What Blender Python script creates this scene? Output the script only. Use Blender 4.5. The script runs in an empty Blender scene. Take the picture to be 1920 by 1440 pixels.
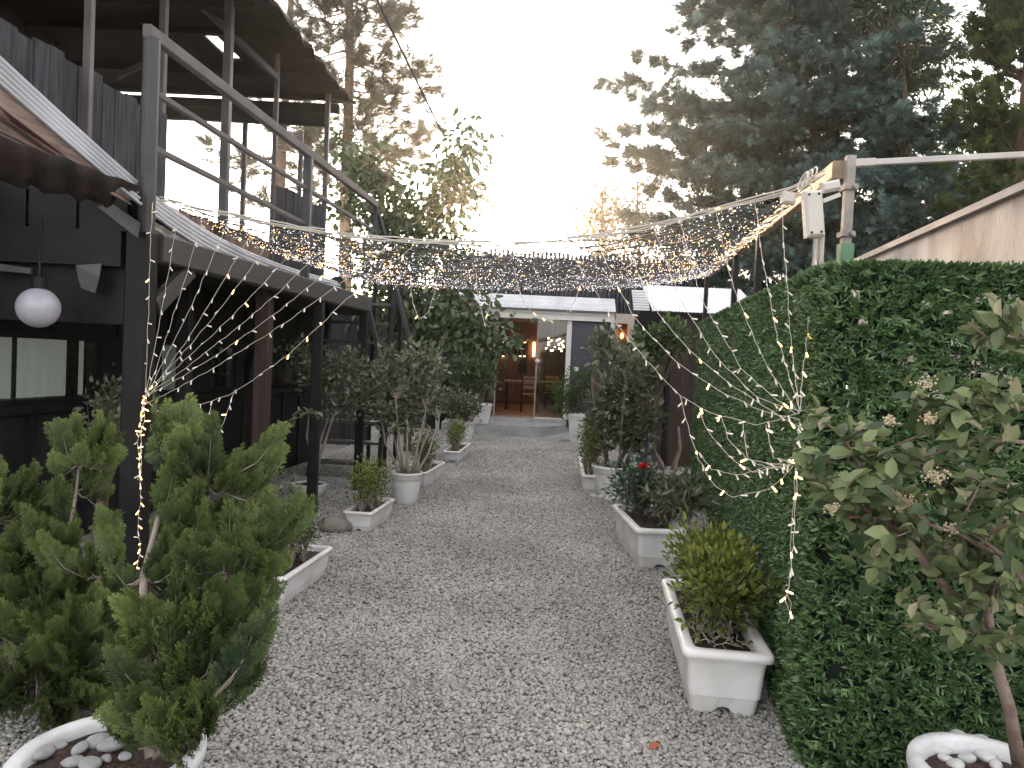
import bpy, math, random
import numpy as np
from mathutils import Vector, Matrix, Euler

random.seed(7)
rng = np.random.default_rng(11)
PI = math.pi
scene = bpy.context.scene
COL = scene.collection
OFF = {}

# ------------------------------------------------------------------ camera
F, EYE = 1400.0, 1.6
PITCH, ROLL = math.radians(-1.68), math.radians(2.58)
RM = Matrix.Rotation(PI / 2 + PITCH, 3, 'X') @ Matrix.Rotation(ROLL, 3, 'Z')
CAM = Vector((0, 0, EYE))


def at(px, py, Y):
    d = RM @ Vector(((px - 960) / F, (720 - py) / F, -1))
    return CAM + d * (Y / d.y)


def gnd(px, py, z=0.0):
    d = RM @ Vector(((px - 960) / F, (720 - py) / F, -1))
    return CAM + d * ((z - EYE) / d.z)


cam_d = bpy.data.cameras.new('camera')
cam_d.sensor_width = 36
cam_d.lens = F / 1920 * 36
cam_d.clip_end = 800
cam_d.clip_start = 0.05
cam = bpy.data.objects.new('camera', cam_d)
cam.matrix_world = Matrix.Translation(CAM) @ RM.to_4x4()
COL.objects.link(cam)
scene.camera = cam


# ------------------------------------------------------------------ materials
def nodes_of(m):
    m.use_nodes = True
    nt = m.node_tree
    return nt, nt.nodes, nt.links


def mat(name, c, rough=0.6, var=0.18, scale=6.0, metal=0.0, bump=0.0, bscale=40.0, c2=None, spec=0.5, stretch=None, detail=6):
    m = bpy.data.materials.new(name)
    nt, N, L = nodes_of(m)
    b = N['Principled BSDF']
    b.inputs['Roughness'].default_value = rough
    b.inputs['Metallic'].default_value = metal
    b.inputs['Specular IOR Level'].default_value = spec
    tc = N.new('ShaderNodeTexCoord')
    mp = N.new('ShaderNodeMapping')
    if stretch:
        mp.inputs['Scale'].default_value = stretch
    L.new(tc.outputs['Object'], mp.inputs['Vector'])
    nz = N.new('ShaderNodeTexNoise')
    nz.inputs['Scale'].default_value = scale
    nz.inputs['Detail'].default_value = detail
    L.new(mp.outputs[0], nz.inputs['Vector'])
    cr = N.new('ShaderNodeValToRGB')
    if c2 is None:
        a = [max(0, x * (1 - var)) for x in c]
        d = [min(1, x * (1 + var)) for x in c]
    else:
        a, d = c, c2
    cr.color_ramp.elements[0].position = 0.33
    cr.color_ramp.elements[1].position = 0.67
    cr.color_ramp.elements[0].color = (*a, 1)
    cr.color_ramp.elements[1].color = (*d, 1)
    L.new(nz.outputs[0], cr.inputs[0])
    L.new(cr.outputs[0], b.inputs['Base Color'])
    if bump:
        n2 = N.new('ShaderNodeTexNoise')
        n2.inputs['Scale'].default_value = bscale
        n2.inputs['Detail'].default_value = 5
        L.new(mp.outputs[0], n2.inputs['Vector'])
        bp = N.new('ShaderNodeBump')
        bp.inputs['Strength'].default_value = bump
        bp.inputs['Distance'].default_value = 0.02
        L.new(n2.outputs[0], bp.inputs['Height'])
        L.new(bp.outputs[0], b.inputs['Normal'])
    return m


def leafmat(name, dark, light, transl=0.25, rough=0.45, spec=0.4):
    m = bpy.data.materials.new(name)
    nt, N, L = nodes_of(m)
    b = N['Principled BSDF']
    b.inputs['Roughness'].default_value = rough
    b.inputs['Specular IOR Level'].default_value = spec
    at_ = N.new('ShaderNodeAttribute')
    at_.attribute_name = 'tint'
    cr = N.new('ShaderNodeValToRGB')
    cr.color_ramp.elements[0].color = (*dark, 1)
    cr.color_ramp.elements[1].color = (*light, 1)
    L.new(at_.outputs['Fac'], cr.inputs[0])
    L.new(cr.outputs[0], b.inputs['Base Color'])
    if transl:
        t = N.new('ShaderNodeBsdfTranslucent')
        L.new(cr.outputs[0], t.inputs['Color'])
        mx = N.new('ShaderNodeMixShader')
        mx.inputs[0].default_value = transl
        L.new(b.outputs[0], mx.inputs[1])
        L.new(t.outputs[0], mx.inputs[2])
        L.new(mx.outputs[0], N['Material Output'].inputs[0])
    return m


def emit(name, c, s, base=(0.8, 0.8, 0.8), sample=False):
    m = bpy.data.materials.new(name)
    nt, N, L = nodes_of(m)
    b = N['Principled BSDF']
    b.inputs['Base Color'].default_value = (*base, 1)
    b.inputs['Roughness'].default_value = 0.3
    b.inputs['Emission Color'].default_value = (*c, 1)
    b.inputs['Emission Strength'].default_value = s
    if not sample:
        m.cycles.emission_sampling = 'NONE'
    return m


def glassmat(name, tint=(0.9, 0.95, 0.95), alpha=0.25, rough=0.02):
    """thin window glass: part clear, part mirror-like reflection"""
    m = bpy.data.materials.new(name)
    nt, N, L = nodes_of(m)
    N.remove(N['Principled BSDF'])
    tr = N.new('ShaderNodeBsdfTransparent')
    tr.inputs[0].default_value = (*tint, 1)
    gl = N.new('ShaderNodeBsdfGlossy')
    gl.inputs['Roughness'].default_value = rough
    gl.inputs['Color'].default_value = (0.9, 0.95, 1, 1)
    lw = N.new('ShaderNodeFresnel')
    lw.inputs['IOR'].default_value = 1.5
    ad = N.new('ShaderNodeMath')
    ad.operation = 'ADD'
    ad.inputs[1].default_value = alpha
    L.new(lw.outputs[0], ad.inputs[0])
    mx = N.new('ShaderNodeMixShader')
    ge = N.new('ShaderNodeNewGeometry')
    fr = N.new('ShaderNodeMath')
    fr.operation = 'SUBTRACT'
    fr.inputs[0].default_value = 1
    L.new(ge.outputs['Backfacing'], fr.inputs[1])
    ml = N.new('ShaderNodeMath')
    ml.operation = 'MULTIPLY'
    L.new(ad.outputs[0], ml.inputs[0])
    L.new(fr.outputs[0], ml.inputs[1])
    L.new(ml.outputs[0], mx.inputs[0])
    L.new(tr.outputs[0], mx.inputs[1])
    L.new(gl.outputs[0], mx.inputs[2])
    L.new(mx.outputs[0], N['Material Output'].inputs[0])
    return m


M = {}
M['black_paint'] = mat('black_paint', (0.012, 0.0115, 0.012), 0.5, 0.3, 5, bump=0.1, spec=0.25)
M['dark_wood'] = mat('dark_wood', (0.018, 0.018, 0.022), 0.75, 0.4, 4, bump=0.3, stretch=(6, 6, 0.6), c2=(0.06, 0.06, 0.07), spec=0.3)
M['dark_board'] = mat('dark_board', (0.016, 0.015, 0.0155), 0.7, 0.35, 3, bump=0.15, spec=0.25)
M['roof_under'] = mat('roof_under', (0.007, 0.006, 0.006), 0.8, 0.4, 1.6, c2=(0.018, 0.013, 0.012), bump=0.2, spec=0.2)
M['steel_grey'] = mat('steel_grey', (0.08, 0.078, 0.08), 0.45, 0.2, 8, metal=0.2)
M['beam_grey'] = mat('beam_grey', (0.05, 0.047, 0.046), 0.6, 0.15, 4)
M['pole'] = mat('pole', (0.032, 0.032, 0.037), 0.45, 0.25, 6)
M['rail'] = mat('rail', (0.075, 0.064, 0.066), 0.5, 0.25, 5)
M['sheet_white'] = mat('sheet_white', (0.55, 0.56, 0.6), 0.4, 0.15, 3)
M['cream_sheet'] = mat('cream_sheet', (0.68, 0.68, 0.72), 0.5, 0.08, 2)
M['rust'] = mat('rust', (0.016, 0.013, 0.013), 0.8, 0.4, 5, c2=(0.045, 0.02, 0.018), bump=0.3)
M['pink_board'] = mat('pink_board', (0.16, 0.10, 0.08), 0.7, 0.2, 7, stretch=(9, .4, 9), c2=(0.3, 0.23, 0.195))
M['foil'] = mat('foil', (0.4, 0.38, 0.36), 0.5, 0.3, 9, bump=0.5, bscale=15)
M['tape_red'] = mat('tape_red', (0.05, 0.014, 0.012), 0.6, 0.3, 10)
M['brown_wood'] = mat('brown_wood', (0.025, 0.014, 0.011), 0.6, 0.3, 3, stretch=(5, 5, 0.5), c2=(0.06, 0.033, 0.025), bump=0.2)
M['weathered'] = mat('weathered', (0.12, 0.075, 0.055), 0.8, 0.3, 4, stretch=(5, 5, 0.6), c2=(0.22, 0.15, 0.12), bump=0.3)
M['tan_wood'] = mat('tan_wood', (0.2, 0.145, 0.1), 0.75, 0.3, 6, c2=(0.36, 0.28, 0.2), bump=0.2)
M['planter'] = mat('planter', (0.62, 0.6, 0.58), 0.42, 0.04, 5, c2=(0.8, 0.79, 0.81), detail=9)
M['pot_stone'] = mat('pot_stone', (0.66, 0.66, 0.68), 0.7, 0.15, 9, bump=0.25, bscale=25)
M['soil'] = mat('soil', (0.025, 0.017, 0.013), 0.95, 0.5, 60, c2=(0.10, 0.06, 0.045), bump=1.0, bscale=120)
M['white_stone'] = mat('white_stone', (0.62, 0.62, 0.62), 0.6, 0.15, 8, c2=(0.42, 0.41, 0.4), bump=0.2)
M['shade_grey_stone'] = mat('shade_grey_stone', (0.26, 0.26, 0.265), 0.7, 0.2, 10, c2=(0.44, 0.44, 0.45), bump=0.2)  # shade of the conifer bowl put into the stone colour
M['boulder'] = mat('boulder', (0.16, 0.145, 0.13), 0.8, 0.3, 6, c2=(0.3, 0.27, 0.24), bump=0.4)
M['bark'] = mat('bark', (0.12, 0.085, 0.065), 0.9, 0.3, 20, c2=(0.24, 0.19, 0.15), bump=0.6, stretch=(1, 1, 0.3))
M['bark_mid'] = mat('bark_mid', (0.15, 0.12, 0.10), 0.85, 0.25, 20, c2=(0.3, 0.255, 0.215), bump=0.4, stretch=(1, 1, 0.3))
M['bark_pale'] = mat('bark_pale', (0.26, 0.22, 0.18), 0.85, 0.25, 20, c2=(0.4, 0.35, 0.3), bump=0.4, stretch=(1, 1, 0.3))
M['bark_brown'] = mat('bark_brown', (0.11, 0.06, 0.04), 0.9, 0.35, 9, c2=(0.24, 0.14, 0.095), bump=0.7, stretch=(1, 1, 0.3))
M['bark_red'] = mat('bark_red', (0.13, 0.075, 0.06), 0.8, 0.3, 14, c2=(0.24, 0.19, 0.155), bump=0.4)
M['concrete'] = mat('concrete', (0.3, 0.3, 0.31), 0.85, 0.2, 5, c2=(0.42, 0.42, 0.43), bump=0.2)
M['plaster'] = mat('plaster', (0.36, 0.3, 0.27), 0.85, 0.15, 2.2, c2=(0.7, 0.63, 0.58), bump=0.25, stretch=(1, 1, 0.4), detail=9)
M['white_metal'] = mat('white_metal', (0.6, 0.58, 0.57), 0.4, 0.06, 4)
M['beige'] = mat('beige', (0.36, 0.31, 0.28), 0.7, 0.15, 4)
M['navy_panel'] = mat('navy_panel', (0.038, 0.038, 0.058), 0.5, 0.15, 3)
M['green_paint'] = mat('green_paint', (0.09, 0.2, 0.115), 0.6, 0.25, 8, c2=(0.13, 0.26, 0.16))
M['grey_steel_old'] = mat('grey_steel_old', (0.2, 0.185, 0.165), 0.6, 0.25, 9, c2=(0.36, 0.33, 0.3))
M['box_plastic'] = mat('box_plastic', (0.55, 0.51, 0.47), 0.5, 0.06, 4)
M['wire_white'] = mat('wire_white', (0.5, 0.46, 0.41), 0.4, 0.05, 4)
M['wire_net_backlit'] = mat('wire_net_backlit', (0.06, 0.055, 0.052), 0.5, 0.1, 4)  # net wires coloured dark to look backlit
M['cable_black'] = mat('cable_black', (0.03, 0.03, 0.03), 0.6, 0.1, 4)
M['globe'] = mat('globe', (0.4, 0.385, 0.44), 0.15, 0.03, 2)
M['blind'] = mat('blind', (0.5, 0.5, 0.48), 0.7, 0.15, 3, stretch=(0.6, 0.6, 9), c2=(0.66, 0.66, 0.63))
M['sheer'] = leafmat('sheer', (0.6, 0.6, 0.57), (0.72, 0.72, 0.69), 0.6, 0.8, 0.1)
M['glass'] = glassmat('glass', (0.78, 0.82, 0.8), 0.06)
M['glass_door'] = glassmat('glass_door', (0.7, 0.78, 0.75), 0.05)
M['int_wood'] = mat('int_wood', (0.1, 0.045, 0.032), 0.6, 0.3, 2, stretch=(5, 5, 0.5), c2=(0.16, 0.075, 0.055))
M['int_floor'] = mat('int_floor', (0.25, 0.13, 0.08), 0.45, 0.3, 6, c2=(0.36, 0.21, 0.14))
M['red'] = mat('red', (0.5, 0.012, 0.02), 0.5, 0.2, 10)
M['leaf_orange'] = mat('leaf_orange', (0.32, 0.09, 0.04), 0.7, 0.2, 30)
M['basket'] = mat('basket', (0.55, 0.57, 0.64), 0.7, 0.2, 30)
M['blue'] = mat('blue', (0.03, 0.06, 0.16), 0.5, 0.1, 4)
M['cream_flower'] = mat('cream_flower', (0.46, 0.39, 0.26), 0.7, 0.2, 40)
M['bulb_white'] = emit('bulb_white', (1, 0.8, 0.55), 0.05, (0.6, 0.58, 0.55))
M['bulb_lit'] = emit('bulb_lit', (1, 0.52, 0.13), 1.5)
M['net_white'] = emit('net_white', (0.92, 0.86, 0.9), 0.4)
M['net_amber'] = emit('net_amber', (1, 0.5, 0.14), 2.0)
M['lamp_amber'] = emit('lamp_amber', (1, 0.5, 0.14), 2.6)
M['lamp_warm'] = emit('lamp_warm', (1, 0.6, 0.28), 16.0)
M['amber_glass'] = glassmat('amber_glass', (0.85, 0.62, 0.42), 0.05)
M['lamp_end'] = emit('lamp_end', (1, 0.55, 0.22), 3.0)
M['pipe_grey'] = mat('pipe_grey', (0.5, 0.465, 0.44), 0.5, 0.15, 5)

M['thuja'] = leafmat('thuja', (0.028, 0.048, 0.024), (0.21, 0.27, 0.085), 0.25, 0.6, 0.25)
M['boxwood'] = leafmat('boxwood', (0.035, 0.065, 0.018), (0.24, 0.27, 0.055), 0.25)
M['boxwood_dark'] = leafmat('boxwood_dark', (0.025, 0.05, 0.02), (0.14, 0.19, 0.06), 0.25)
M['camellia'] = leafmat('camellia', (0.055, 0.078, 0.042), (0.26, 0.285, 0.185), 0.22, 0.33, 0.5)
M['rose_leaf'] = leafmat('rose_leaf', (0.02, 0.05, 0.03), (0.08, 0.13, 0.075), 0.2)
M['broad_green'] = leafmat('broad_green', (0.025, 0.055, 0.02), (0.11, 0.17, 0.05), 0.35)
M['vine'] = leafmat('vine', (0.036, 0.064, 0.03), (0.14, 0.185, 0.085), 0.2)
M['amber_backlit_tree'] = leafmat('amber_backlit_tree', (0.06, 0.05, 0.02), (0.24, 0.17, 0.07), 0.5)  # amber of the low backlight put into the leaf colour
M['cypress_blue'] = leafmat('cypress_blue', (0.08, 0.125, 0.115), (0.2, 0.29, 0.265), 0.15, 0.75, 0.15)
M['cypress_green'] = leafmat('cypress_green', (0.03, 0.055, 0.018), (0.15, 0.19, 0.055), 0.2, 0.7, 0.2)
M['pine_needle'] = leafmat('pine_needle', (0.06, 0.068, 0.05), (0.17, 0.165, 0.12), 0.35, 0.7, 0.2)
M['turf'] = leafmat('turf', (0.02, 0.055, 0.02), (0.17, 0.275, 0.105), 0.12, 0.34, 0.6)
M['turf_back'] = mat('turf_back', (0.008, 0.016, 0.009), 0.9, 0.4, 12)
M['shrub_leaf'] = leafmat('shrub_leaf', (0.04, 0.075, 0.03), (0.23, 0.27, 0.12), 0.25, 0.42, 0.4)
M['shrub_pale'] = leafmat('shrub_pale', (0.25, 0.25, 0.14), (0.43, 0.40, 0.26), 0.25, 0.5, 0.3)


# ------------------------------------------------------------------ objects
def off(p):
    return OFF.get(p.name, Vector((0, 0, 0))) if p else Vector((0, 0, 0))


def tag(o, label=None, cat=None, group=None, kind=None):
    if label: o['label'] = label
    if cat: o['category'] = cat
    if group: o['group'] = group
    if kind: o['kind'] = kind
    return o


def thing(name, label, cat, loc=(0, 0, 0), rz=0.0, group=None):
    o = bpy.data.objects.new(name, None)
    o.empty_display_size = 0.1
    COL.objects.link(o)
    o.location = loc
    o.rotation_euler = (0, 0, rz)
    OFF[o.name] = Vector(loc)
    return tag(o, label, cat, group)


def link_mesh(name, me, m, parent=None, local=False, smooth=False):
    o = bpy.data.objects.new(name, me)
    COL.objects.link(o)
    if m is not None:
        me.materials.append(m)
    if parent is not None:
        o.parent = parent
        OFF[o.name] = off(parent)
    if smooth:
        me.polygons.foreach_set('use_smooth', np.ones(len(me.polygons), dtype=bool))
    return o


class MB:
    """collects simple shapes in world (or local) coordinates"""
    def __init__(s):
        s.v, s.f = [], []

    def add(s, vs, fs):
        n = len(s.v)
        s.v += [tuple(v) for v in vs]
        s.f += [tuple(i + n for i in f) for f in fs]
        return s

    def box(s, lo, hi):
        x0, y0, z0 = lo
        x1, y1, z1 = hi
        return s.add([(x0, y0, z0), (x1, y0, z0), (x1, y1, z0), (x0, y1, z0), (x0, y0, z1), (x1, y0, z1), (x1, y1, z1), (x0, y1, z1)],
                     [(0, 3, 2, 1), (4, 5, 6, 7), (0, 1, 5, 4), (1, 2, 6, 5), (2, 3, 7, 6), (3, 0, 4, 7)])

    def bar(s, p, q, w, h=None, up=(0, 0, 1), bev=0.0):
        p, q = Vector(p), Vector(q)
        h = w if h is None else h
        d = (q - p).normalized()
        u = Vector(up)
        if abs(d.dot(u)) > 0.97:
            u = Vector((0, 1, 0))
        a = d.cross(u).normalized()
        b = a.cross(d).normalized()
        w, h = w / 2, h / 2
        c = min(w, h) * 0.18
        ring = [(-w + c, -h), (w - c, -h), (w, -h + c), (w, h - c), (w - c, h), (-w + c, h), (-w, h - c), (-w, -h + c)]
        vs = [p + a * x + b * y for x, y in ring] + [q + a * x + b * y for x, y in ring]
        fs = [(i, (i + 1) % 8, 8 + (i + 1) % 8, 8 + i) for i in range(8)] + [tuple(range(7, -1, -1)), tuple(range(8, 16))]
        return s.add(vs, fs)

    def tube(s, pts, rad, n=8, cap=True):
        pts = [Vector(p) for p in pts]
        if not hasattr(rad, '__len__'):
            rad = [rad] * len(pts)
        base = len(s.v)
        prev = None
        for i, p in enumerate(pts):
            d = (pts[min(i + 1, len(pts) - 1)] - pts[max(i - 1, 0)])
            if d.length < 1e-9:
                d = Vector((0, 0, 1))
            d.normalize()
            if prev is None:
                u = Vector((0, 0, 1)) if abs(d.z) < 0.9 else Vector((1, 0, 0))
                a = d.cross(u).normalized()
            else:
                a = (prev - d * prev.dot(d))
                a = a.normalized() if a.length > 1e-6 else d.orthogonal().normalized()
            prev = a
            b = d.cross(a)
            for k in range(n):
                t = 2 * PI * k / n
                s.v.append(tuple(p + (a * math.cos(t) + b * math.sin(t)) * rad[i]))
        for i in range(len(pts) - 1):
            for k in range(n):
                s.f.append((base + i * n + k, base + i * n + (k + 1) % n, base + (i + 1) * n + (k + 1) % n, base + (i + 1) * n + k))
        if cap:
            s.f.append(tuple(base + k for k in range(n - 1, -1, -1)))
            s.f.append(tuple(base + (len(pts) - 1) * n + k for k in range(n)))
        return s

    def lathe(s, prof, n=32, c=(0, 0, 0), sx=1, sy=1):
        base = len(s.v)
        for r, z in prof:
            for k in range(n):
                t = 2 * PI * k / n
                s.v.append((c[0] + r * sx * math.cos(t), c[1] + r * sy * math.sin(t), c[2] + z))
        for i in range(len(prof) - 1):
            for k in range(n):
                s.f.append((base + i * n + k, base + i * n + (k + 1) % n, base + (i + 1) * n + (k + 1) % n, base + (i + 1) * n + k))
        s.f.append(tuple(base + (len(prof) - 1) * n + k for k in range(n)))
        s.f.append(tuple(base + k for k in range(n - 1, -1, -1)))
        return s

    def prism(s, outline, d):
        """planar outline (list of points) pushed along vector d"""
        n = len(outline)
        d = Vector(d)
        vs = [Vector(p) for p in outline] + [Vector(p) + d for p in outline]
        return s.add(vs, [tuple(range(n - 1, -1, -1)), tuple(range(n, 2 * n))] + [(i, (i + 1) % n, n + (i + 1) % n, n + i) for i in range(n)])

    def build(s, name, m, parent=None, local=False, smooth=False):
        o3 = Vector((0, 0, 0)) if local else off(parent)
        me = bpy.data.meshes.new(name)
        me.from_pydata([(v[0] - o3.x, v[1] - o3.y, v[2] - o3.z) for v in s.v], [], s.f)
        me.update()
        return link_mesh(name, me, m, parent, smooth=smooth)


def np_mesh(name, V, Fc, tint=None, m=None, parent=None, local=False, smooth=False):
    """V (n,3); Fc (k,q) equal-sized polygons; tint per vertex"""
    V = np.asarray(V, dtype=np.float64)
    if not local:
        V = V - np.array(off(parent))
    me = bpy.data.meshes.new(name)
    k, q = Fc.shape
    me.vertices.add(len(V))
    me.vertices.foreach_set('co', V.astype(np.float32).ravel())
    me.loops.add(k * q)
    me.loops.foreach_set('vertex_index', Fc.astype(np.int32).ravel())
    me.polygons.add(k)
    me.polygons.foreach_set('loop_start', np.arange(0, k * q, q, dtype=np.int32))
    me.polygons.foreach_set('loop_total', np.full(k, q, dtype=np.int32))
    if tint is not None:
        a = me.attributes.new('tint', 'FLOAT', 'POINT')
        a.data.foreach_set('value', np.clip(tint, 0, 1).astype(np.float32))
    me.update(calc_edges=True)
    me.validate()
    return link_mesh(name, me, m, parent, smooth=smooth)


# ------------------------------------------------------------------ foliage
def T_leaf(w=0.5, fold=0.12, curl=0.1):
    v = np.array([(0, 0, 0), (-w * .45, .3, fold), (-w * .4, .66, fold - curl * .4), (0, 1, -curl), (w * .4, .66, fold - curl * .4), (w * .45, .3, fold)], float)
    return v, np.array([(0, 1, 2, 3), (0, 3, 4, 5)])


def T_blade(w=0.16, bend=0.25):
    v = np.array([(-w * .35, 0, 0), (w * .35, 0, 0), (w * .5, .55, bend * .3), (-w * .5, .55, bend * .3), (w * .12, 1, bend), (-w * .12, 1, bend)], float)
    return v, np.array([(0, 1, 2, 3), (3, 2, 4, 5)])


def T_spray(nf=6, wid=0.10, ang=0.7, seed=1):
    r = random.Random(seed)
    V, Fq = [], []
    def diamond(p, d, L, w, z):
        n = len(V)
        px, py = -d[1], d[0]
        V.extend([(p[0], p[1], 0), (p[0] + d[0] * L * .5 + px * w, p[1] + d[1] * L * .5 + py * w, z * .6),
                  (p[0] + d[0] * L, p[1] + d[1] * L, z), (p[0] + d[0] * L * .5 - px * w, p[1] + d[1] * L * .5 - py * w, z * .6)])
        Fq.append((n, n + 1, n + 2, n + 3))
    diamond((0, 0), (0, 1), 1.0, wid * .5, 0.05)
    for i in range(nf):
        t = 0.12 + 0.72 * i / nf
        for sgn in (-1, 1):
            a = ang + r.uniform(-.18, .18)
            L = (0.52 * (1 - t * .55)) * r.uniform(.8, 1.2)
            diamond((0, t), (sgn * math.sin(a), math.cos(a)), L, wid * .5 * r.uniform(.8, 1.2), r.uniform(-.1, .14))
    return np.array(V, float), np.array(Fq)


def T_fern(nf=7, sub=3, seed=1):
    """flat fan of scale foliage: axis, side shoots, small side-lets"""
    r = random.Random(seed)
    V, Fq = [], []
    def sliver(p, d, L, w, z0, z1):
        n = len(V)
        px, py = -d[1], d[0]
        m = .45
        V.extend([(p[0], p[1], z0), (p[0] + d[0] * L * m + px * w, p[1] + d[1] * L * m + py * w, z0 + (z1 - z0) * m),
                  (p[0] + d[0] * L, p[1] + d[1] * L, z1), (p[0] + d[0] * L * m - px * w, p[1] + d[1] * L * m - py * w, z0 + (z1 - z0) * m)])
        Fq.append((n, n + 1, n + 2, n + 3))
    sliver((0, 0), (0, 1), 1.0, .022, 0, .05)
    for i in range(nf):
        t = .14 + .74 * i / nf
        for sgn in (-1, 1):
            a = .72 + r.uniform(-.15, .15)
            L = .50 * (1 - .6 * t) * r.uniform(.75, 1.2)
            d = (sgn * math.sin(a), math.cos(a))
            zz = r.uniform(-.12, .14)
            sliver((0, t), d, L, .026, 0, zz)
            for k in range(sub):
                u = .25 + .6 * k / sub
                p = (d[0] * L * u, t + d[1] * L * u)
                for s2 in (-1, 1):
                    b = a * sgn + s2 * .65
                    sliver(p, (math.sin(b), math.cos(b)), L * .42 * (1.1 - u) + .05, .024, zz * u, zz * u + r.uniform(-.05, .06))
    return np.array(V, float), np.array(Fq)


def T_tuft(n=16, w=0.035, spread=1.0, seed=2):
    r = random.Random(seed)
    V, Fq = [], []
    for i in range(n):
        a = r.uniform(0, 2 * PI)
        b = r.uniform(0.15, spread)
        d = Vector((math.sin(b) * math.cos(a), math.cos(b), math.sin(b) * math.sin(a)))
        s = d.orthogonal().normalized() * w
        o = Vector((0, r.uniform(-.35, .2), 0))
        k = len(V)
        V.extend([tuple(o - s), tuple(o + s), tuple(o + d * .8 + s * .5), tuple(o + d * .8 - s * .5)])
        Fq.append((k, k + 1, k + 2, k + 3))
    return np.array(V, float), np.array(Fq)


def unit(a):
    return a / np.maximum(np.linalg.norm(a, axis=1, keepdims=True), 1e-9)


def scatter(tmpl, P, D, S, nrm=None, tint=None, grad=0.0):
    """copies of a leaf template at P, long axis along D, size S, face normal near nrm"""
    tv, tf = tmpl
    n = len(P)
    D = unit(D)
    if nrm is None:
        nrm = rng.normal(size=(n, 3)) * 0.7 + np.array((0, 0, 1.0))
    X = unit(np.cross(D, nrm) + 1e-6)
    Z = np.cross(X, D)
    S = np.broadcast_to(np.asarray(S, float), (n,))
    V = (P[:, None, :] + S[:, None, None] * (tv[None, :, 0:1] * X[:, None, :] + tv[None, :, 1:2] * D[:, None, :] + tv[None, :, 2:3] * Z[:, None, :]))
    Fc = (tf[None] + (np.arange(n) * len(tv))[:, None, None]).reshape(-1, tf.shape[1])
    if tint is None:
        tint = rng.random(n)
    t = np.repeat(tint, len(tv)) + np.tile(grad * (tv[:, 1] - .45), n) + rng.normal(size=n * len(tv)) * 0.03
    return V.reshape(-1, 3), Fc, t


def merge(parts):
    Vs, Fs, Ts, n = [], [], [], 0
    for V, Fc, t in parts:
        Vs.append(V); Fs.append(Fc + n); Ts.append(t)
        n += len(V)
    return np.concatenate(Vs), np.concatenate(Fs), np.concatenate(Ts)


def wob(p, q, n=6, amp=0.05, sag=0.0, rnd=random):
    """a slightly crooked path between two points"""
    p, q = Vector(p), Vector(q)
    L = (q - p).length
    out = []
    for i in range(n + 1):
        t = i / n
        w = math.sin(PI * t)
        out.append(p.lerp(q, t) + Vector((rnd.uniform(-1, 1), rnd.uniform(-1, 1), rnd.uniform(-.5, .5))) * amp * L * w + Vector((0, 0, -sag * L * 4 * t * (1 - t))))
    return out


def ell_points(ells, n):
    """n random points spread through ellipsoids ((centre),(radii),weight), denser near the surface"""
    w = np.array([e[2] if len(e) > 2 else 1.0 for e in ells], float)
    k = rng.choice(len(ells), n, p=w / w.sum())
    C = np.array([tuple(e[0]) for e in ells], float)[k]
    Rd = np.array([e[1] for e in ells], float)[k]
    d = unit(rng.normal(size=(n, 3)))
    r = rng.random(n) ** 0.45
    return C + d * Rd * r[:, None], unit(d / Rd)


def shrub(parent, base, ells, nclump, per, tmpl, size, mleaf, mbark, r0=0.012, spread=0.06, up=0.5, stems=None, foliage='foliage', stemname='stems', tint_shift=None, droop=0.0, local=False, trunk=None):
    """twigs from the base to clumps of leaves; one mesh of twigs, one of leaves"""
    base = Vector(base)
    Pc, Nc = ell_points(ells, nclump)
    mb = MB()
    stems = stems or [base]
    tips = []
    if trunk is not None:
        for pts, rads in trunk:
            mb.tube(pts, rads, 7)
            tips += [(Vector(p), r) for p, r in zip(pts[1:], rads[1:])]
    for c in Pc:
        c = Vector(c)
        if tips:
            st, r = min(tips, key=lambda t: (t[0] - c).length + random.uniform(0, .15))
            pts = wob(st, c, 4, 0.08)
            rr = min(r * 0.6, r0)
        else:
            st = random.choice(stems)
            mid = st.lerp(c, 0.5) + Vector((0, 0, (c.z - st.z) * 0.12)) - Vector((c.x - st.x, c.y - st.y, 0)) * 0.15
            pts = [st, st.lerp(mid, .55) + Vector((random.uniform(-.02, .02), random.uniform(-.02, .02), 0)), mid, mid.lerp(c, .5) + Vector((random.uniform(-.015, .015), random.uniform(-.015, .015), 0)), c]
            rr = r0
        mb.tube(pts, [rr * (1 - .75 * i / (len(pts) - 1)) for i in range(len(pts))], 5, cap=False)
    sm = mb.build(stemname, mbark, parent, local=local, smooth=True)
    n = nclump * per
    idx = np.repeat(np.arange(nclump), per)
    P = Pc[idx] + rng.normal(size=(n, 3)) * spread
    D = unit(P - Pc[idx]) * 0.8 + Nc[idx] * 0.6 + np.array((0, 0, up - droop)) + rng.normal(size=(n, 3)) * 0.5
    ct = rng.random(nclump) * 0.55
    tint = ct[idx] + rng.random(n) * 0.45
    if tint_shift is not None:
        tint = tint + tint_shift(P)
    V, Fc, t = scatter(tmpl, P, D, size * rng.uniform(.65, 1.2, n), tint=tint)
    fo = np_mesh(foliage, V, Fc, t, mleaf, parent, local=local)
    return sm, fo, Pc


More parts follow.
